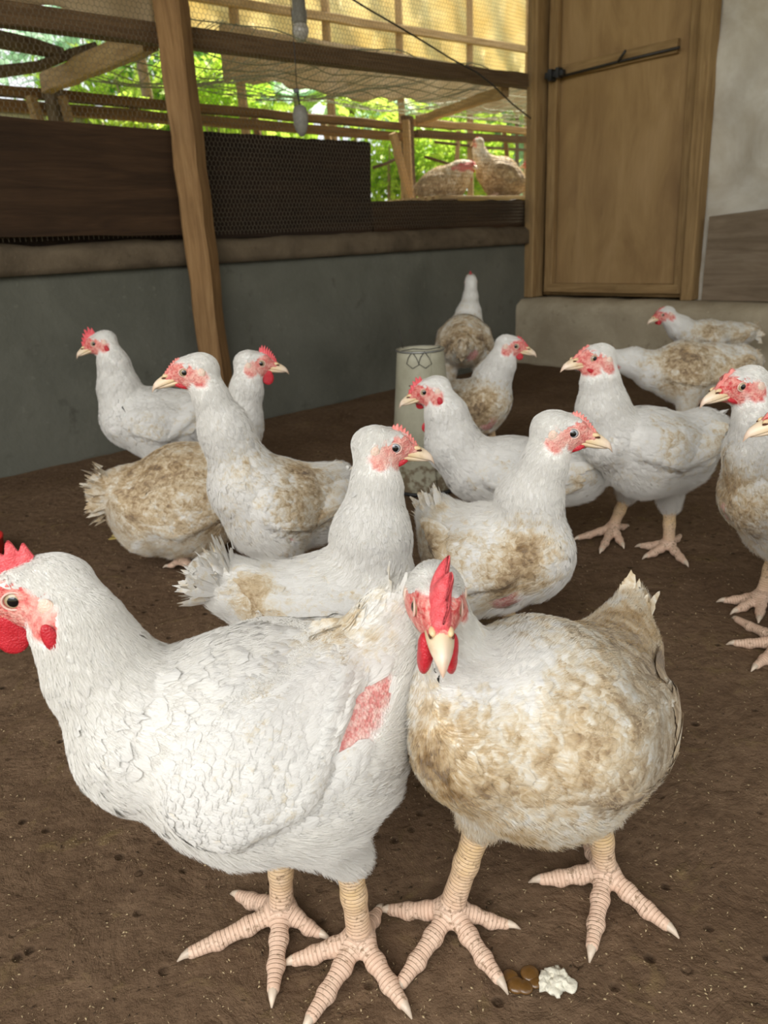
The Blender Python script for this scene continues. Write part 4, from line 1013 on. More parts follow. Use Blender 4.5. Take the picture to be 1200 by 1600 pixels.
    def dirt_shade_f(p):
        d = np.full(p.shape[:-1], sp.get('soil_shade', 0.2))  # base tint: soiling, plus painted shade on the back and outdoor hens
        # heads and upper necks stay cleaner
        for c, r, a_ in dirts: d = d + a_ * np.exp(-((np.linalg.norm(p - c, axis=-1) / r) ** 2))
        if hd:
            nk = np.linalg.norm(p - chain[0][0], axis=-1); d = d - 0.35 * np.exp(-(nk / 0.10) ** 2)
        return d
    def face_f(p):
        if not hd: return np.zeros(p.shape[:-1]), np.zeros(p.shape[:-1])
        q = ((p - E) @ R) / hs
        x, y, z = q[..., 0], np.abs(q[..., 1]), q[..., 2]
        e1 = 1 - np.sqrt(((x - 0.012) / 0.031) ** 2 + ((z + 0.001) / 0.0200) ** 2)
        e2 = 1 - np.sqrt(((x + 0.020) / 0.016) ** 2 + ((z + 0.012) / 0.017) ** 2)
        e3 = 1 - np.sqrt(((x - 0.014) / 0.020) ** 2 + ((z + 0.018) / 0.012) ** 2)
        e = np.maximum(np.maximum(e1, e2), e3)
        top = np.clip((z - 0.0135 - np.clip(x, 0, 0.02) * 0.45) / 0.004, 0, 1)
        sidef = np.clip((y - 0.003) / 0.004, 0, 1); sidef = np.maximum(sidef, np.clip((x - 0.012) / 0.006, 0, 1))
        fc = np.clip(e * 7, 0, 1) * (1 - top) * sidef * (x > -0.06)
        pale = np.exp(-(((x + 0.026) / 0.010) ** 2 + ((z + 0.004) / 0.009) ** 2)) + 0.45 * np.exp(-(((x + 0.004) / 0.012) ** 2 + ((z + 0.014) / 0.008) ** 2))
        return fc, np.clip(pale + hd.get('pale', 0.0), 0, 1)
    o = mesh_obj('body', P, Fc, M['skin'], hen)
    fc, pl = face_f(P); fattr(o, 'face', fc); fattr(o, 'pale', pl); fattr(o, 'bald', bald_f(P)); fattr(o, 'dirt', dirt_shade_f(P)); vattr(o, 'nco', P + nco0)
    # ---- plumage
    detail = sp.get('detail', 1.0); m_ = 5 if detail > 0.7 else 3
    def headness(p):
        if not hd: return np.zeros(p.shape[:-1])
        return np.exp(-(np.linalg.norm(p - chain[0][0], axis=-1) / 0.055) ** 2)
    nk_pts = [p for p, r in chain]
    nb = (chain[-1][0] + body[0][0]) / 2
    def neckness(p):
        d1 = np.full(p.shape[:-1], 9.0)
        for i in range(len(chain) - 1):
            a, b = chain[i][0], chain[i + 1][0]; ba = b - a; t = np.clip(((p - a) @ ba) / (ba @ ba + 1e-9), 0, 1)
            d1 = np.minimum(d1, np.linalg.norm(p - a - t[..., None] * ba, axis=-1) / (chain[i][1] * (1 - t) + chain[i + 1][1] * t))
        d2 = np.full(p.shape[:-1], 9.0)
        for i in range(len(body) - 1):
            a, b = body[i][0], body[i + 1][0]; ba = b - a; t = np.clip(((p - a) @ ba) / (ba @ ba + 1e-9), 0, 1)
            d2 = np.minimum(d2, np.linalg.norm(p - a - t[..., None] * ba, axis=-1) / (body[i][1] * (1 - t) + body[i + 1][1] * t))
        return np.clip((d2 - d1) * 1.5 + 0.5, 0, 1)
    keep = lambda p: (1 - face_f(p)[0]) * (1 - bald_f(p)) * (1 + 2.5 * headness(p) + 0.8 * neckness(p))
    nf = int(sp.get('feathers', 3000))
    F0 = sample_surface(P, Fc, nf, keep, rg)
    fcs = face_f(F0)[0]; F0 = F0[(fcs < 0.25) & (bald_f(F0) < 0.4)]
    hn = headness(F0); nn = neckness(F0)
    L = (0.036 - 0.010 * nn) * (1 - 0.70 * hn) * rg.uniform(0.75, 1.2, len(F0)) * sc
    Wd = L * (0.30 - 0.07 * nn) * rg.uniform(0.85, 1.15, len(F0))
    nst = 4
    tipl = (0.0011 + 0.0016 * rg.random(len(F0)) ** 2) * (1 - 0.7 * hn) * sp.get('fluff', 1.0)
    lift = np.linspace(0, 1, nst)[None, :] ** 1.3 * tipl[:, None] - 0.0004
    St, Ns, Ts = grow(s, flow, F0, L, lift, nst, 0.16, rg)
    # some stray tips stand off
    stray = rg.random(len(F0)) < 0.06
    St[stray, -1] += Ns[stray, -1] * (0.003 * rg.random(stray.sum()))[:, None]
    ok_ = ((norm(np.diff(St, axis=1))[:, :-1] * norm(np.diff(St, axis=1))[:, 1:]).sum(-1).min(1) > 0.8) & (bald_f(St[:, -1]) < 0.5)
    St, Ns, Ts, Wd = St[ok_], Ns[ok_], Ts[ok_], Wd[ok_]
    V1, Q1, uv1, nv1 = feather_mesh(St, Ns, Ts, Wd, rg, m_, 0.30, 0.06)
    o = mesh_obj('plumage', V1, Q1, M['feather'], hen); tag(o, kind='stuff'); set_normals(o, nv1)
    vattr(o, 'fuv', uv1); fattr(o, 'dirt', dirt_shade_f(V1)); vattr(o, 'nco', V1 + nco0)
    # ---- wings
    wsds = []
    for sg in (1, -1):
        if sp.get('wing') == 0: break
        if sp.get('wing'):
            w0, w1, w2 = [K(t) for t in sp['wing']]
        else:
            b0, b1, b2 = body[0], body[len(body) // 2], body[-1]
            w0 = (b0[0] * 0.55 + b1[0] * 0.45 + np.array([0, 0, 0.10 * br]), 0.50 * br)
            w1 = (b1[0] * 0.6 + b2[0] * 0.4 + np.array([0, 0, 0.10 * br]), 0.56 * br)
            w2 = (b2[0] * 0.6 + tail[0][0] * 0.4 + np.array([0, 0, 0.10 * br]), 0.26 * br)
        cs = [(p.copy(), r) for p, r in (w0, w1, w2)]; Tw = sp.get('wthick', 0.009)
        def wdepth(q, cs=cs):
            D = None
            for i in range(2):
                a, ra = cs[i]; b, rb = cs[i + 1]; a2 = a[[0, 2]]; b2 = b[[0, 2]]; ba = b2 - a2; v = q[..., [0, 2]] - a2; t = np.clip((v @ ba) / (ba @ ba), 0, 1)
                d_ = np.linalg.norm(v - t[..., None] * ba, axis=-1) - (ra + (rb - ra) * t); D = d_ if D is None else smin(D, d_, 0.01)
            return -D
        class WS:
            def __call__(s_, q, wdepth=wdepth, sg=sg):
                g_ = np.clip(wdepth(q) / 0.020, 0, 1); g_ = g_ * g_ * (3 - 2 * g_)
                return s(q) - Tw * g_ + 0.0015 * (1 - g_) + np.where(q[..., 1] * sg < 0.0, 0.02, 0)
            grad = SDF.grad
        wsd = WS(); wsds.append(wsd)
        lo = np.minimum.reduce([c - r for c, r in cs]) - 0.012; hi = np.maximum.reduce([c + r for c, r in cs]) + 0.012
        lo[1], hi[1] = (0.0, 0.20) if sg > 0 else (-0.20, 0.0)
        Pw, Fw = surfnet(wsd, lo, hi, max(h, 0.005))
        kf = (wdepth(Pw[Fw].mean(1)) > 0.0005) & (Pw[Fw].mean(1)[:, 1] * sg > 0.004); Fw = Fw[kf]
        us, inv = np.unique(Fw, return_inverse=True); Pw = Pw[us]; Fw = inv.reshape(-1, 4)
        class U:
            def __call__(s_, q): return smin(s(q), wsd(q), 0.004)
            grad = SDF.grad
        un = U(); ax = norm(cs[2][0] - cs[0][0])
        def wflow(q): return norm(ax + np.array([0, 0, -0.10]) + 0 * q)
        outv = lambda p: np.ones(len(p))
        nw = int(nf * 0.30)
        W0 = sample_surface(Pw, Fw, nw, outv, rg); W0 = W0[bald_f(W0) < 0.5]
        tt = np.clip(((W0 - cs[0][0]) @ ax) / np.linalg.norm(cs[2][0] - cs[0][0]), 0, 1)
        Lw = (0.026 + 0.022 * tt) * rg.uniform(0.8, 1.15, len(W0)) * sc; Ww = Lw * 0.25
        lf = np.linspace(0, 1, 5)[None, :] * (0.0018 + 0.0016 * rg.random(len(W0)))[:, None]
        St, Ns, Ts = grow(un, wflow, W0, Lw, lf, 5, 0.10, rg)
        ok_ = (norm(np.diff(St, axis=1))[:, :-1] * norm(np.diff(St, axis=1))[:, 1:]).sum(-1).min(1) > 0.8
        ok_ &= bald_f(St[:, -2]) < 0.8
        V1, Q1, uv1, nv1 = feather_mesh(St[ok_], Ns[ok_], Ts[ok_], Ww[ok_], rg, m_, 0.2, 0.06)
        # long flight feathers folded along the lower and rear edge
        nq = sp.get('nq', 15); fa = np.linspace(0, 1, nq); Vq = []
        S0 = np.zeros((0, 3)) if nq == 0 else np.array([cs[1][0] * (1 - a_ * 0.65) + cs[2][0] * a_ * 0.65 + np.array([0, 0, (-0.70 + 1.15 * a_) * cs[1][1]]) for a_ in fa])
        for q_ in S0:
            ys = np.linspace(0.0, 0.2, 120); qq = np.stack([np.full(120, q_[0]), sg * ys, np.full(120, q_[2])], -1); ins = np.where(un(qq) < 0)[0]; q_[1] = sg * (ys[ins[-1]] if len(ins) else 0.02)
        Lq = (0.085 + 0.02 * rg.random(nq)) * sc * np.clip(np.linalg.norm(cs[2][0] - cs[0][0]) / 0.16, 0.6, 1.3)
        if nq: dirq = norm(cs[2][0] + np.array([0, sg * 0.004, 0.0]) + ax * 0.05 - S0)
        def qflow(q): return norm(cs[2][0] + ax * 0.07 - q)
        lq = np.linspace(0.0025, 0.0065, 6)[None, :] + rg.random((nq, 1)) * 0.0025
        if nq: St, Ns, Ts = grow(un, qflow, S0, Lq, lq, 6, 0.03, rg)
        if nq: V2, Q2, uv2, nv2 = feather_mesh(St, Ns, Ts, np.full(nq, 0.0098 * sc), rg, 5, 0.15, 0.12, 0.25, False)
        wo = mesh_obj('wing', Pw, Fw, M['skin'], hen)
        fattr(wo, 'face', np.zeros(len(Pw))); fattr(wo, 'pale', np.zeros(len(Pw))); fattr(wo, 'bald', np.zeros(len(Pw))); fattr(wo, 'dirt', dirt_shade_f(Pw)); vattr(wo, 'nco', Pw + nco0)
        Vs = np.concatenate([V1]); o = mesh_obj('wing_coverts', V1, Q1, M['feather'], wo); tag(o, kind='stuff'); set_normals(o, nv1); vattr(o, 'fuv', uv1); fattr(o, 'dirt', dirt_shade_f(V1) + 0.05); vattr(o, 'nco', V1 + nco0)
        if detail > 0.7:
            for i in range(nq):
                v = V2[i * 30:(i + 1) * 30]; o = mesh_obj('flight_feather', v, Q2[:20], M['feather'], wo)
                vattr(o, 'fuv', uv2[i * 30:(i + 1) * 30]); fattr(o, 'dirt', dirt_shade_f(v) + 0.20); vattr(o, 'nco', v + nco0)
        else:
            o = mesh_obj('flight_feathers', V2, Q2, M['feather'], wo); tag(o, kind='stuff'); vattr(o, 'fuv', uv2); fattr(o, 'dirt', dirt_shade_f(V2) + 0.20); vattr(o, 'nco', V2 + nco0)
    # ---- down / barbs as hair
    class ALL:
        def __call__(s_, q):
            d_ = s(q)
            for w_ in wsds: d_ = np.minimum(d_, w_(q))
            return d_
        grad = SDF.grad
    allsdf = ALL()
    nh = int(sp.get('hairs', 20000))
    if nh:
        lowz = min(l[0][2] for l in legs) if legs else bm_[2] - br * 0.5
        def hw(p):
            fl_ = np.clip((lowz + 0.02 - p[..., 2]) / 0.05, 0, 1); tl = np.exp(-(np.linalg.norm(p - tail[-1][0], axis=-1) / 0.07) ** 2)
            return keep(p) * (0.6 + 1.6 * fl_ + 1.0 * tl)
        H0 = sample_surface(P, Fc, nh, hw, rg); f0, _ = face_f(H0); kp = (f0 < 0.55 * rg.random(len(H0)) + 0.12) & (bald_f(H0) < 0.75 * rg.random(len(H0)) + .2); H0 = H0[kp]
        hn = headness(H0); fl_ = np.clip((lowz + 0.02 - H0[:, 2]) / 0.05, 0, 1)
        tl = np.exp(-(np.linalg.norm(H0 - tail[-1][0], axis=-1) / 0.07) ** 2)
        Lh = (0.014 + 0.012 * np.maximum(fl_, tl)) * (1 - 0.68 * hn) * rg.uniform(0.6, 1.3, len(H0)) * sc
        # clumps: neighbouring strands share their lift
        cl = vnoise(H0 * 140 + nco0)
        tip = (0.0022 + 0.0050 * np.maximum(fl_, tl * 0.8)) * (0.3 + 1.4 * cl) * (1 - 0.72 * hn) * sp.get('fluff', 1.0)
        lift = np.linspace(0, 1, 4)[None, :] ** 1.2 * tip[:, None] + 0.0006
        Sh, _, _ = grow(allsdf, flow, H0, Lh, lift, 4, 0.22, rg)
        hc = bpy.data.hair_curves.new('down'); hc.add_curves([4] * len(H0))
        hc.position_data.foreach_set('vector', Sh.astype(np.float32).ravel())
        rad = np.array([1.0, 0.85, 0.6, 0.15])[None, :] * (0.00022 * sp.get('hr', 1.0)) * np.ones((len(H0), 1))
        ra = hc.attributes.get('radius') or hc.attributes.new('radius', 'FLOAT', 'POINT'); ra.data.foreach_set('value', rad.astype(np.float32).ravel())
        da = hc.attributes.new('dirt', 'FLOAT', 'POINT'); da.data.foreach_set('value', np.repeat(dirt_shade_f(H0), 4).astype(np.float32))
        na = hc.attributes.new('nco', 'FLOAT_VECTOR', 'POINT'); na.data.foreach_set('vector', (Sh + nco0).astype(np.float32).ravel())
        hc.materials.append(M['down']); ho = bpy.data.objects.new('down', hc); COL.objects.link(ho); ho.parent = hen; tag(ho, kind='stuff')
    # ---- tail feathers
    tp, tr = tail[-1]; tdir = norm(tail[-1][0] - (tail[-2][0] if len(tail) > 1 else body[-1][0])); nt = sp.get('tailn', 60)
    side = np.array([0, 1.0, 0]); upv = norm(np.cross(tdir, side)) * (1 if np.cross(tdir, side)[2] > 0 else -1)
    an = rg.uniform(0, 2 * math.pi, nt); rr = np.sqrt(rg.random(nt))
    offv = (np.cos(an) * rr * 0.75)[:, None] * side + (np.sin(an) * rr)[:, None] * upv
    R0 = tp - tdir * tr * 0.8 + offv * tr * 0.8
    Dv = norm(tdir + offv * sp.get('fan', 0.5)); Lt = sp.get('taill', 0.06) * rg.uniform(0.65, 1.1, nt) * sc
    t5 = np.linspace(0, 1, 5); bend = rg.normal(0, 0.12, nt)
    St = R0[:, None, :] + Dv[:, None, :] * (t5[None, :, None] * Lt[:, None, None]) + upv * (bend[:, None] * t5 ** 2 * Lt[:, None])[..., None]
    Nn = norm(offv + upv * 0.4 + rg.normal(0, 0.15, (nt, 3))); Nn = norm(Nn - Dv * (Nn * Dv).sum(-1, keepdims=True))
    V1, Q1, uv1, nv1 = feather_mesh(St, np.repeat(Nn[:, None], 5, 1), np.repeat(Dv[:, None], 5, 1), Lt * 0.15, rg, 5, 0.55, 0.15, 0.0, False)
    o = mesh_obj('tail', V1, Q1, M['feather'], hen); tag(o, kind='stuff'); vattr(o, 'fuv', uv1); fattr(o, 'dirt', dirt_shade_f(V1) + sp.get('taild', 0.1)); vattr(o, 'nco', V1 + nco0)
    # ---- head furniture
    if hd:
        def surf(p0, dirn, far=0.06):
            ts = np.linspace(0, far, 240) * hs; q_ = H(*p0) + (R @ np.array(dirn, float)) * ts[:, None]; ins = np.where(s(q_) < 0)[0]
            return (ts[ins[-1]] / hs) if len(ins) else 0.0
        def part(name, V, Fq, mat, parent=hen): return mesh_obj(name, E + (np.asarray(V) * hs) @ R.T, Fq, mat, parent)
        # beak: upper mandible hooked over the lower
        bs = hd.get('bk', 1.0)
        def mand(x0, x1, w0, ht, hb, zc, droopz, n=12, ns=14, hook=0.0):
            V = []; tip = []
            for i in range(n + 1):
                t = i / n; x = x0 + (x1 - x0) * t; k = (1 - t ** 1.9) ** 0.72 * 0.97 + 0.03
                zm = zc + droopz * t ** 1.6 - hook * max(0, t - 0.8) ** 1.5
                for j in range(ns):
                    a = 2 * math.pi * j / ns; c, s_ = math.cos(a), math.sin(a)
                    zz = (ht if s_ > 0 else hb) * s_ * (k ** (0.85 if s_ > 0 else 1.0)); V.append((x, w0 * c * (k ** 1.1) * (1 - 0.25 * max(s_, 0)), zm + zz)); tip.append(t)
            Fq = []
            for i in range(n):
                for j in range(ns):
                    k2 = (j + 1) % ns; Fq.append((i * ns + j, i * ns + k2, (i + 1) * ns + k2, (i + 1) * ns + j))
            Fq.append(tuple(n * ns + j for j in range(ns))); return V, Fq, tip
        V, Fq, tip = mand(0.020, 0.0605 * bs, 0.0118, 0.0138, 0.0052, -0.0095, -0.0070, hook=0.06)
        o = part('upper_beak', V, Fq, M['beak']); fattr(o, 'tip', tip)
        for sg in (1, -1):
            Vn, Fn = ball_np((0.0345, sg * 0.0088, -0.0022), (0.0042, 0.0014, 0.0015), None, 10, 6); part('nostril', Vn, Fn, M['dark'], o)
            Vn, Fn = ball_np((0.0315, sg * 0.0070, -0.0005), (0.0060, 0.0030, 0.0035), None, 10, 8); q = part('nostril_flap', Vn, Fn, M['beak'], o); fattr(q, 'tip', np.full(len(Vn), 0.05))
        V, Fq, tip = mand(0.010, 0.054 * bs, 0.0112, 0.0055, 0.0068, -0.0132, -0.0035)
        o = part('lower_beak', V, Fq, M['beak']); fattr(o, 'tip', tip)
        # comb
        ch = hd.get('comb', 0.012); nT = hd.get('teeth', 6); lean = hd.get('lean', 0.0); n, k = 48, 8; V = []; Fq = []
        cl_ = hd.get('cback', 0.018)
        cxs = np.linspace(-0.05, 0.040, 19); czs = np.array([surf((x, 0, -0.004), (0, 0, 1)) - 0.004 for x in cxs]); czs = np.maximum(czs, 0.0025)
        czs = np.convolve(np.pad(czs, 1, mode='edge'), [.25, .5, .25], mode='valid')
        def comb_base(t):    # from the beak root over the brow to the crown
            x = 0.034 - (0.034 + cl_) * t; return x, float(np.interp(x, cxs, czs))
        for sd_ in (1, -1):
            for i in range(n + 1):
                t = i / n; x, z = comb_base(t); env = math.sin(math.pi * min(1, t * 0.92 + 0.06)) ** 0.55 * (0.55 + 0.65 * t) if t < 0.93 else math.sin(math.pi * min(1, t * 0.92 + 0.06)) ** 0.55 * 1.1
                tooth = 0.5 - 0.5 * math.cos(2 * math.pi * nT * t); hh = ch * env * (0.62 + 0.55 * tooth ** 0.8)
                x1, z1 = comb_base(min(1, t + .02)); x0, z0 = comb_base(max(0, t - .02)); tx, tz = x1 - x0, z1 - z0; ln = math.hypot(tx, tz); nx_, nz_ = tz / ln, -tx / ln
                if nz_ < 0: nx_, nz_ = -nx_, -nz_
                nx_ = nx_ * 0.5 - 0.18 * t; 
                for j in range(k + 1):
                    v = j / k; th = (0.0042 + 0.0035 * hd.get('cthick', 0.4)) * (1 - v) ** 0.6 * (0.5 + 0.5 * math.sin(math.pi * min(1, t * 0.9 + 0.08))) + 0.0006
                    V.append((x + nx_ * hh * v - 0.002 * v, sd_ * th + lean * v * v * hh, z - 0.003 + nz_ * hh * v + 0.003 * v))
        Nn_ = (n + 1) * (k + 1)
        for sd_ in (0, 1):
            for i in range(n):
                for j in range(k):
                    a = sd_ * Nn_ + i * (k + 1) + j; q = (a, a + 1, a + k + 2, a + k + 1); Fq.append(q if sd_ else q[::-1])
        for i in range(n):
            a = i * (k + 1) + k; Fq.append((a, a + Nn_, a + Nn_ + k + 1, a + k + 1))
        for i in (0, n):
            for j in range(k):
                a = i * (k + 1) + j; Fq.append((a, a + 1, a + Nn_ + 1, a + Nn_))
        cm = M['comb'] if hd.get('red', 1) else M['comb_pink']
        part('comb', V, Fq, cm)
        wl_ = hd.get('wattle', 0.006)
        for sg in (1, -1):
            # wattle: flat drop hanging under the jaw
            Vn, Fn = ball_np((0, 0, 0), (0.0060 + wl_ * 0.38, 0.0026 if not hd.get('splay') else 0.0066, 0.0025 + wl_ * 0.85), None, 16, 14)
            Vn[:, 0] *= 1 + 0.25 * np.clip(-Vn[:, 2] / 0.02, -1, 1); Vn[:, 1] += 0.10 * np.abs(Vn[:, 2]) * sg
            zj = surf((0.013, sg * 0.007, -0.01), (0, 0, -1)) + 0.01; Vn = Vn + np.array([0.016 + 0.004 * hd.get('splay', 0), sg * (0.0085 + 0.0012 * hd.get('splay', 0)), -zj + 0.002 - wl_ * 0.50]); 
            if wl_ < 0.006:
                Vn, Fn = ball_np((0, 0, 0), (0.0105, 0.0022, 0.0042), None, 16, 12); Vn[:, 2] += Vn[:, 0] * 0.45
                Vn = Vn + np.array([0.010, sg * (surf((0.010, 0, -0.0215), (0, sg, 0)) + 0.0002), -0.0215])
            part('wattle', Vn, Fn, M['wattle'])
            Vn, Fn = ball_np((0, 0, 0), (0.0062, 0.0022, 0.0078), None, 12, 10); Vn = Vn + np.array([-0.0265, sg * (surf((-0.0265, 0, -0.006), (0, sg, 0)) - 0.0008), -0.006]); 
            part('earlobe', Vn, Fn, M['earlobe'])
            if hd.get('lobe', 0):
                Vn, Fn = ball_np((0, 0, 0), (0.0058, 0.0028, 0.0115), None, 12, 10); Vn = Vn + np.array([-0.0265, sg * (surf((-0.0265, 0, -0.0235), (0, sg, 0)) + 0.0005), -0.0235]); part('earlobe', Vn, Fn, M['wattle'])
            er = 0.0084; ey = surf((0, 0, 0), (0, sg, 0)); ec = np.array([0, sg * (ey - 0.0046), 0.0])
            Vn, Fn = ball_np(ec, (er, er * 0.85, er), None, 20, 14); eo = part('eye', Vn, Fn, M['iris_grey'] if hd.get('grey') else M['iris'])
            # pupil cap
            V = []; Fq = []; nr, na_ = 4, 18
            for i in range(nr + 1):
                rr_ = 0.0041 * i / nr
                for j in range(na_):
                    a = 2 * math.pi * j / na_; x, z = rr_ * math.cos(a), rr_ * math.sin(a); V.append((x, sg * (math.sqrt(max(0, 1 - (x * x + z * z) / er ** 2)) * er * 0.85 + 0.00035 - 0.0002 * (i == nr)) + ec[1], z))
            for i in range(nr):
                for j in range(na_):
                    k2 = (j + 1) % na_; Fq.append((i * na_ + j, i * na_ + k2, (i + 1) * na_ + k2, (i + 1) * na_ + j))
            part('pupil', V, Fq, M['pupil'], eo)
            th = np.linspace(0, 2 * math.pi, 29)[:-1]
            ring = np.stack([0.0078 * np.cos(th) * 1.06, np.full(28, sg * (ey + 0.0006)), 0.0070 * np.sin(th)], 1); rv, rf = [], []
            for i in range(28):
                for j in range(6):
                    a = 2 * math.pi * j / 6; d_ = ring[i] - np.array([0, ring[i][1], 0]); d_ = d_ / np.linalg.norm(d_)
                    rv.append(ring[i] + 0.0009 * (math.cos(a) * d_ + math.sin(a) * np.array([0, sg, 0]) * 0.9))
                    rf.append((i * 6 + j, i * 6 + (j + 1) % 6, ((i + 1) % 28) * 6 + (j + 1) % 6, ((i + 1) % 28) * 6 + j))
            part('eyelid', rv, rf, M['eyelid'], eo)
    # ---- legs
    for top, kn, ank, tips, hal, Ld in legs:
        leg_part(hen, 'leg', kn + (top - kn) * 0.12, ank, tips, hal, sp.get('lsc', 1.0), 0.0026 if Ld and detail > 0.7 else (0.0035 if Ld else 0.006), rg, nco0)
    return hen

def ground(px, py, D):
    """point of the floor seen in the direction of a pixel at distance D"""
    r = ray(px, py); r = r / math.hypot(r[0], r[1]); return (r[0] * D, r[1] * D, 0.0)

HENS = []
# 1: big white hen in front, facing left, head cut by the frame
HENS.append(dict(seed=11, base=ground(400, 1300, 0.585), yaw=187, h=0.005, lsc=1.12,
    label='large clean white hen at front left facing left with tall red comb', soil_shade=0.0,
    head=dict(eye=(22, 938), side=1, pitch=-8, comb=0.020, teeth=5, cthick=.6, wattle=0.017, lobe=1, cback=0.016),
    hs=1.10,
    neck=[(124, 982, 70), (162, 1052, 80)],
    body=[(242, 1140, 134), (390, 1152, 178), (495, 1135, 158)],
    tail=[(578, 1040, 74), (618, 970, 52), (632, 940, 38)], tailn=70, taill=0.045, fan=0.35,
    nq=0, wing=[(340, 1150, 86), (420, 1090, 100), (525, 1005, 46)],
    legs=[dict(ankle=(562, 1462), tips=[(462, 1500), (487, 1588), (628, 1566)], hal=(590, 1425), knee=(552, 1345), dk=0.0),
          dict(ankle=(440, 1418), tips=[(375, 1400), (300, 1488), (427, 1545)], hal=(498, 1458), knee=(440, 1320))],
    bald_on=[(585, 1080, 34), (568, 1110, 36), (545, 1145, 38), (518, 1180, 30)], feathers=7500, hairs=75000, dirt=[(545, 985, 60, 0.35), (480, 1000, 60, .12)]))
# 2: stained hen walking towards the camera
HENS.append(dict(seed=12, base=ground(850, 1300, 0.60), yaw=238, h=0.005, lsc=1.12,
    label='cream stained hen at front right looking straight at the camera', soil_shade=0.46,
    head=dict(eye=(684, 948, 0.60), yaw=270, pitch=-9, roll=-4, comb=0.027, teeth=3, cthick=1.3, wattle=0.019, splay=1, lean=0.28, cback=0.010, bk=1.0),
    neck=[(706, 1015, 58, 0.675), (718, 1085, 80, 0.665)],
    body=[(745, 1155, 114, 0.65), (836, 1132, 172, 0.69), (900, 1108, 134, 0.75)],
    tail=[(968, 1010, 62, 0.83), (985, 955, 42, 0.86)], tailn=40, taill=0.05, fan=0.25, 
    legs=[dict(ankle=(945, 1358), tips=[(848, 1374), (925, 1478), (1040, 1445)], hal=(918, 1322), knee=(935, 1280)),
          dict(ankle=(705, 1418), tips=[(612, 1422), (628, 1535), (778, 1528)], hal=(790, 1444), knee=(752, 1290))],
    feathers=6500, hairs=60000, taild=0.0,
    dirt=[(700, 1200, 80, .25), (980, 1000, 80, .2), (860, 960, 70, .12), (700, 1050, 60, -.15), (800, 1040, 60, -.35), (720, 960, 70, -.4), (1000, 1150, 80, -.1)]))
# 3: middle hen facing right
HENS.append(dict(seed=13, base=ground(480, 1000, 0.92), yaw=8, 
    label='white hen in the middle facing right, fanned ragged tail to the left', soil_shade=0.08,
    head=dict(eye=(617, 700), side=-1, pitch=-10, comb=0.011, teeth=8, red=0, wattle=0.001, grey=1, pale=.35, cback=0.002),
    neck=[(588, 762, 41), (580, 838, 60)],
    body=[(575, 920, 82), (510, 945, 86), (430, 945, 68)],
    tail=[(370, 920, 46), (335, 900, 36)], tailn=90, taill=0.06, fan=0.95, taild=0.15,
    wing=[(560, 935, 44), (490, 935, 52), (420, 915, 28)],
    feathers=4500, hairs=36000, dirt=[(400, 920, 40, .25), (400, 960, 40, .2)]))
# 4: hen facing right with brown stained breast
HENS.append(dict(seed=14, base=ground(790, 965, 1.01), yaw=335,
    label='hen facing right with brown dirty breast, behind the staring hen', soil_shade=0.12,
    head=dict(eye=(895, 677), yaw=352, side=-1, pitch=-10, comb=0.009, teeth=9, red=0, wattle=0.003, grey=1, pale=.3, cback=0.002),
    neck=[(851, 726, 36), (827, 783, 49)],
    body=[(826, 865, 76), (765, 868, 88), (715, 850, 62)],
    tail=[(690, 815, 34), (680, 800, 24)], tailn=40, taill=0.05, fan=0.5,
    feathers=4000, hairs=32000, dirt=[(828, 850, 50, .42), (805, 905, 50, .35), (780, 930, 45, .2), (680, 870, 50, .4), (700, 800, 40, .2)], bald_on=[(795, 940, 26)]))
# 5: long-necked hen facing left
HENS.append(dict(seed=15, base=ground(400, 860, 1.28), yaw=205,
    label='long-necked hen facing left in front of the wooden post, cream wing', soil_shade=0.18,
    head=dict(eye=(288, 582), yaw=190, side=1, pitch=-9, comb=0.007, teeth=7, red=0, wattle=0.003, pale=.15, cback=-0.004),
    hs=1.02,
    neck=[(330, 622, 28), (352, 672, 39)],
    body=[(388, 762, 66), (425, 790, 82), (480, 785, 64)],
    tail=[(520, 755, 30), (532, 745, 18)], tailn=20, taill=0.045, fan=0.2,
    wing=[(410, 775, 38), (460, 770, 42), (515, 765, 22)],
    feathers=4200, hairs=30000, dirt=[(470, 740, 50, .35), (340, 820, 30, .5), (480, 800, 50, .25), (360, 850, 30, .3)], bald_on=[(452, 838, 11)]))
# 6: far left hen
HENS.append(dict(seed=16, base=ground(220, 715, 2.06), yaw=190, h=0.007, detail=0.5,
    label='white hen farthest left by the grey wall facing left, spiky red comb', soil_shade=0.05,
    head=dict(eye=(147, 537), side=1, pitch=-16, comb=0.024, teeth=6, wattle=0.014, lobe=1, cback=0.008),
    hs=1.0,
    neck=[(178, 570, 25), (187, 610, 32)],
    body=[(205, 652, 50), (245, 660, 56), (290, 655, 48)],
    tail=[(320, 630, 24), (335, 615, 16)], tailn=20, taill=0.04,
    feathers=2400, hairs=14000, hr=1.5, dirt=[(230, 680, 25, .2)]))
# 7: dirty hen facing right, tail to the left
HENS.append(dict(seed=17, base=ground(290, 840, 1.60), yaw=12, sit=1, tailn=110,
    label='dirty tan-winged hen facing right with red comb, behind the long-necked hen', soil_shade=0.45,
    head=dict(eye=(408, 568), side=-1, pitch=-8, comb=0.019, teeth=9, wattle=0.015, lobe=0, pale=.2, cback=0.002),
    hs=1.03,
    neck=[(385, 610, 26), (375, 665, 34)],
    body=[(345, 760, 70), (295, 778, 90), (240, 790, 74)],
    tail=[(195, 768, 36), (165, 768, 28)], taill=0.07, fan=0.7, taild=0.0,
    feathers=4000, hairs=30000, dirt=[(390, 620, 50, -.6), (250, 720, 60, .2), (250, 830, 40, -.15)]))
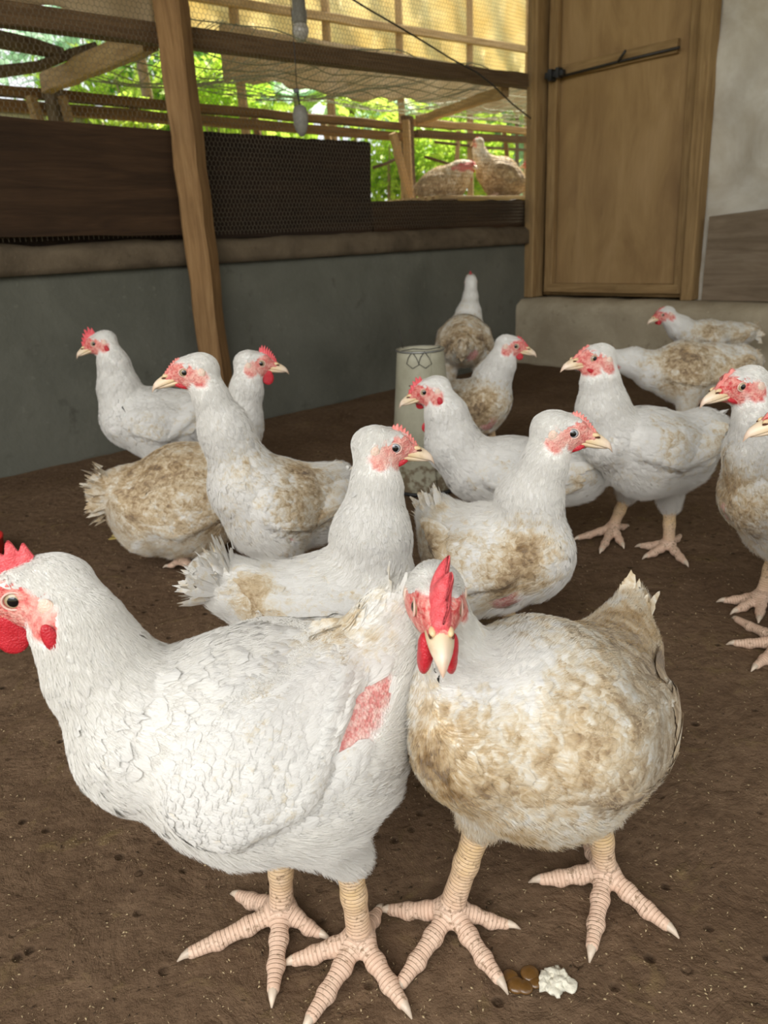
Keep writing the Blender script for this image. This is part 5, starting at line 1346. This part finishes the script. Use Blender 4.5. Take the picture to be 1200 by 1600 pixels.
# 8: white hen facing left beside the feeder
HENS.append(dict(seed=18, base=ground(770, 790, 1.50), yaw=176,
    label='white hen facing left directly in front of the tin feeder', soil_shade=0.0,
    head=dict(eye=(663, 613), side=1, pitch=-14, comb=0.015, teeth=5, wattle=0.010, lobe=1, cback=0.0, cthick=.7),
    neck=[(697, 648, 34), (708, 695, 42)],
    body=[(742, 732, 52), (800, 738, 58), (860, 738, 52)],
    tail=[(900, 738, 44), (935, 728, 32)], tailn=50, taill=0.055, fan=0.5,
    feathers=3000, hairs=22000, dirt=[(760, 740, 40, .15), (920, 750, 30, .25)]))
# 9: hen facing right behind the feeder; tint raised past its dirt for the dim back
HENS.append(dict(seed=19, base=ground(765, 672, 2.17), yaw=330, h=0.007, detail=0.5,
    label='hen facing right just to the right of the tin feeder', soil_shade=0.34,
    head=dict(eye=(806, 541), yaw=350, side=-1, pitch=-12, comb=0.007, teeth=5, wattle=0.008, cback=0.0),
    hs=1.08,
    neck=[(782, 570, 24), (768, 595, 29)],
    body=[(764, 625, 38), (750, 632, 44), (725, 628, 36)],
    tail=[(700, 615, 20), (690, 610, 14)], tailn=16, taill=0.04,
    feathers=2000, hairs=12000, hr=1.6, dirt=[(750, 630, 40, .3), (790, 560, 40, -.3)], bald_on=[(765, 664, 14)]))
# 10: standing hen facing left, feet in view
HENS.append(dict(seed=20, base=ground(1010, 850, 1.53), yaw=193, lsc=1.12,
    label='tall white hen standing facing left with both feet showing, right of centre', soil_shade=0.10,
    head=dict(eye=(928, 560), side=1, pitch=-2, comb=0.007, teeth=4, red=0, wattle=0.003, pale=.1, cback=-0.002),
    neck=[(938, 598, 31), (942, 642, 40)],
    body=[(958, 685, 55), (1010, 705, 72), (1062, 702, 58)],
    tail=[(1095, 680, 40), (1118, 680, 30)], tailn=50, taill=0.05, fan=0.4,
    wing=[(985, 680, 36), (1030, 685, 40), (1080, 680, 24)],
    legs=[dict(ankle=(1045, 848), tips=[(1003, 853), (1012, 868), (1070, 878)], hal=(1062, 838), knee=(1047, 798)),
          dict(ankle=(958, 822), tips=[(905, 840), (940, 858), (972, 850)], hal=(978, 822), knee=(978, 782))],
    feathers=3600, hairs=26000, dirt=[(1060, 690, 40, .15), (940, 770, 30, .35)]))
# 11: hen behind 10, head hidden; part of its tint stands for dim light
HENS.append(dict(seed=21, base=ground(1080, 632, 2.5), yaw=183, h=0.008, detail=0.5,
    label='hen with cream wings whose head is hidden behind the tall standing hen', soil_shade=0.34,
    head=dict(eye=(945, 575), side=1, pitch=-30, comb=0.008, wattle=0.006),
    neck=[(965, 562, 15), (990, 566, 22)],
    body=[(1020, 578, 32), (1065, 580, 48), (1115, 576, 40)],
    tail=[(1155, 566, 26), (1175, 568, 18)], tailn=30, taill=0.05,
    feathers=2200, hairs=12000, hr=1.8, dirt=[(1070, 560, 40, .35)]))
# 12: hen far back right; its cream tint includes shade of the room's back
HENS.append(dict(seed=22, base=ground(1100, 560, 3.2), yaw=186, h=0.009, detail=0.5,
    label='pale hen farthest back by the kerb below the door facing left', soil_shade=0.32,
    head=dict(eye=(1036, 492), side=1, pitch=-15, comb=0.004, teeth=4, wattle=0.008),
    neck=[(1050, 502, 13), (1062, 512, 18)],
    body=[(1075, 522, 22), (1105, 526, 27), (1140, 524, 21)],
    tail=[(1165, 520, 14), (1178, 518, 9)], tailn=30, taill=0.05,
    feathers=1600, hairs=8000, hr=2.2, dirt=[(1105, 515, 20, .2)]))
# 13: right edge hen
HENS.append(dict(seed=23, base=(0.655, 1.125, 0), yaw=203,
    label='hen with tan speckled breast at the right edge facing left', soil_shade=0.30, lsc=1.1,
    head=dict(eye=(1159, 604), yaw=190, side=1, pitch=-10, comb=0.009, teeth=3, red=0, wattle=0.003, cback=0.0),
    hs=0.97,
    neck=[(1178, 655, 33), (1185, 705, 50)],
    body=[(1196, 770, 74), (1245, 790, 92), (1300, 780, 70)],
    tail=[(1345, 745, 40), (1370, 730, 28)], tailn=20, taill=0.05,
    legs=[dict(ankle=(1225, 1000), tips=[(1152, 968), (1150, 1005), (1182, 1040)], hal=(1265, 985), knee=(1235, 905)), None],
    feathers=3600, hairs=26000, dirt=[(1140, 750, 50, .3), (1160, 820, 40, .2), (1190, 650, 40, -.3)], bald_on=[(1133, 800, 14)]))
# 14: only its beak enters at the right edge
HENS.append(dict(seed=24, base=(0.79, 0.86, 0), yaw=176, 
    label='hen mostly outside the right edge with only its pale beak tip in view', soil_shade=0.1,
    head=dict(eye=(1246, 652), side=1, pitch=-12, comb=0.008, red=0, wattle=0.004),
    neck=[(1275, 700, 38), (1300, 770, 52)],
    body=[(1350, 850, 90), (1430, 870, 100), (1500, 860, 80)],
    tail=[(1560, 830, 40), (1590, 810, 30)], tailn=16, 
    feathers=2200, hairs=9000))
# 15: hen facing away near the corner; shade mixed into its plumage tint
HENS.append(dict(seed=25, base=tuple(np.array(at_depth(728, 600, 2.95)) * [1, 1, 0]), yaw=95, h=0.008, detail=0.5,
    label='hen with raised neck facing away towards the far grey wall corner', soil_shade=0.38,
    head=dict(eye=(735, 436, 3.04), yaw=88, pitch=12, comb=0.013, teeth=4, wattle=0.004),
    neck=[(735, 465, 13, 3.01), (732, 492, 20, 3.0)],
    body=[(727, 522, 34, 3.0), (725, 532, 40, 2.9), (724, 538, 34, 2.84)],
    tail=[(722, 540, 20, 2.78), (722, 545, 14, 2.74)], tailn=24, taill=0.05, fan=.3,
    feathers=2000, hairs=10000, hr=2.0, dirt=[(725, 520, 30, .25), (735, 460, 30, -.2)], bald_on=[(738, 556, 12)]))
# 16-18: hens on the slatted floor outside the wire; heavy tan tint paints their backlit shade
def out_hen(px, off): q = on_plane(px, 300, PA + nA * off, nA); return (q[0], q[1], 0.885)
HENS.append(dict(seed=26, base=out_hen(695, 0.72), yaw=330, h=0.009, detail=0.5, label='cream hen outside the wire facing inwards, left one of the three', soil_shade=0.62,
    head=dict(eye=(733, 258), yaw=300, side=-1, pitch=-10, comb=0.006, teeth=4, wattle=0.006), hs=1.05,
    neck=[(722, 268, 18), (712, 278, 22)], body=[(705, 285, 26), (692, 290, 29), (676, 293, 24)], tail=[(663, 294, 13), (655, 296, 9)], tailn=24, taill=0.06, feathers=1300, hairs=5000, hr=3))
HENS.append(dict(seed=27, base=out_hen(780, 0.62), yaw=190, h=0.009, detail=0.5, label='tall cream hen outside the wire with stretched neck, middle one of the three', soil_shade=0.62,
    head=dict(eye=(745, 222), yaw=120, pitch=5, comb=0.007, teeth=4, wattle=0.003), hs=1.05,
    neck=[(748, 234, 10), (753, 248, 13)], body=[(766, 268, 24), (782, 277, 31), (797, 284, 24)], tail=[(808, 285, 14), (815, 288, 9)], tailn=24, taill=0.06, feathers=1300, hairs=5000, hr=3))
HENS.append(dict(seed=28, base=out_hen(845, 0.58), yaw=185, h=0.009, detail=0.5, label='hen outside the wire mostly hidden behind the door frame', soil_shade=0.62,
    head=dict(eye=(826, 256), yaw=190, side=1, pitch=-5, comb=0.006, teeth=4, wattle=0.004), hs=1.05,
    neck=[(832, 264, 11), (834, 272, 15)], body=[(840, 282, 22), (856, 286, 26), (872, 288, 22)], tail=[(885, 288, 14), (892, 289, 9)], tailn=16, taill=0.06, feathers=1000, hairs=4000, hr=3))
for sp_ in HENS: make_hen(sp_)
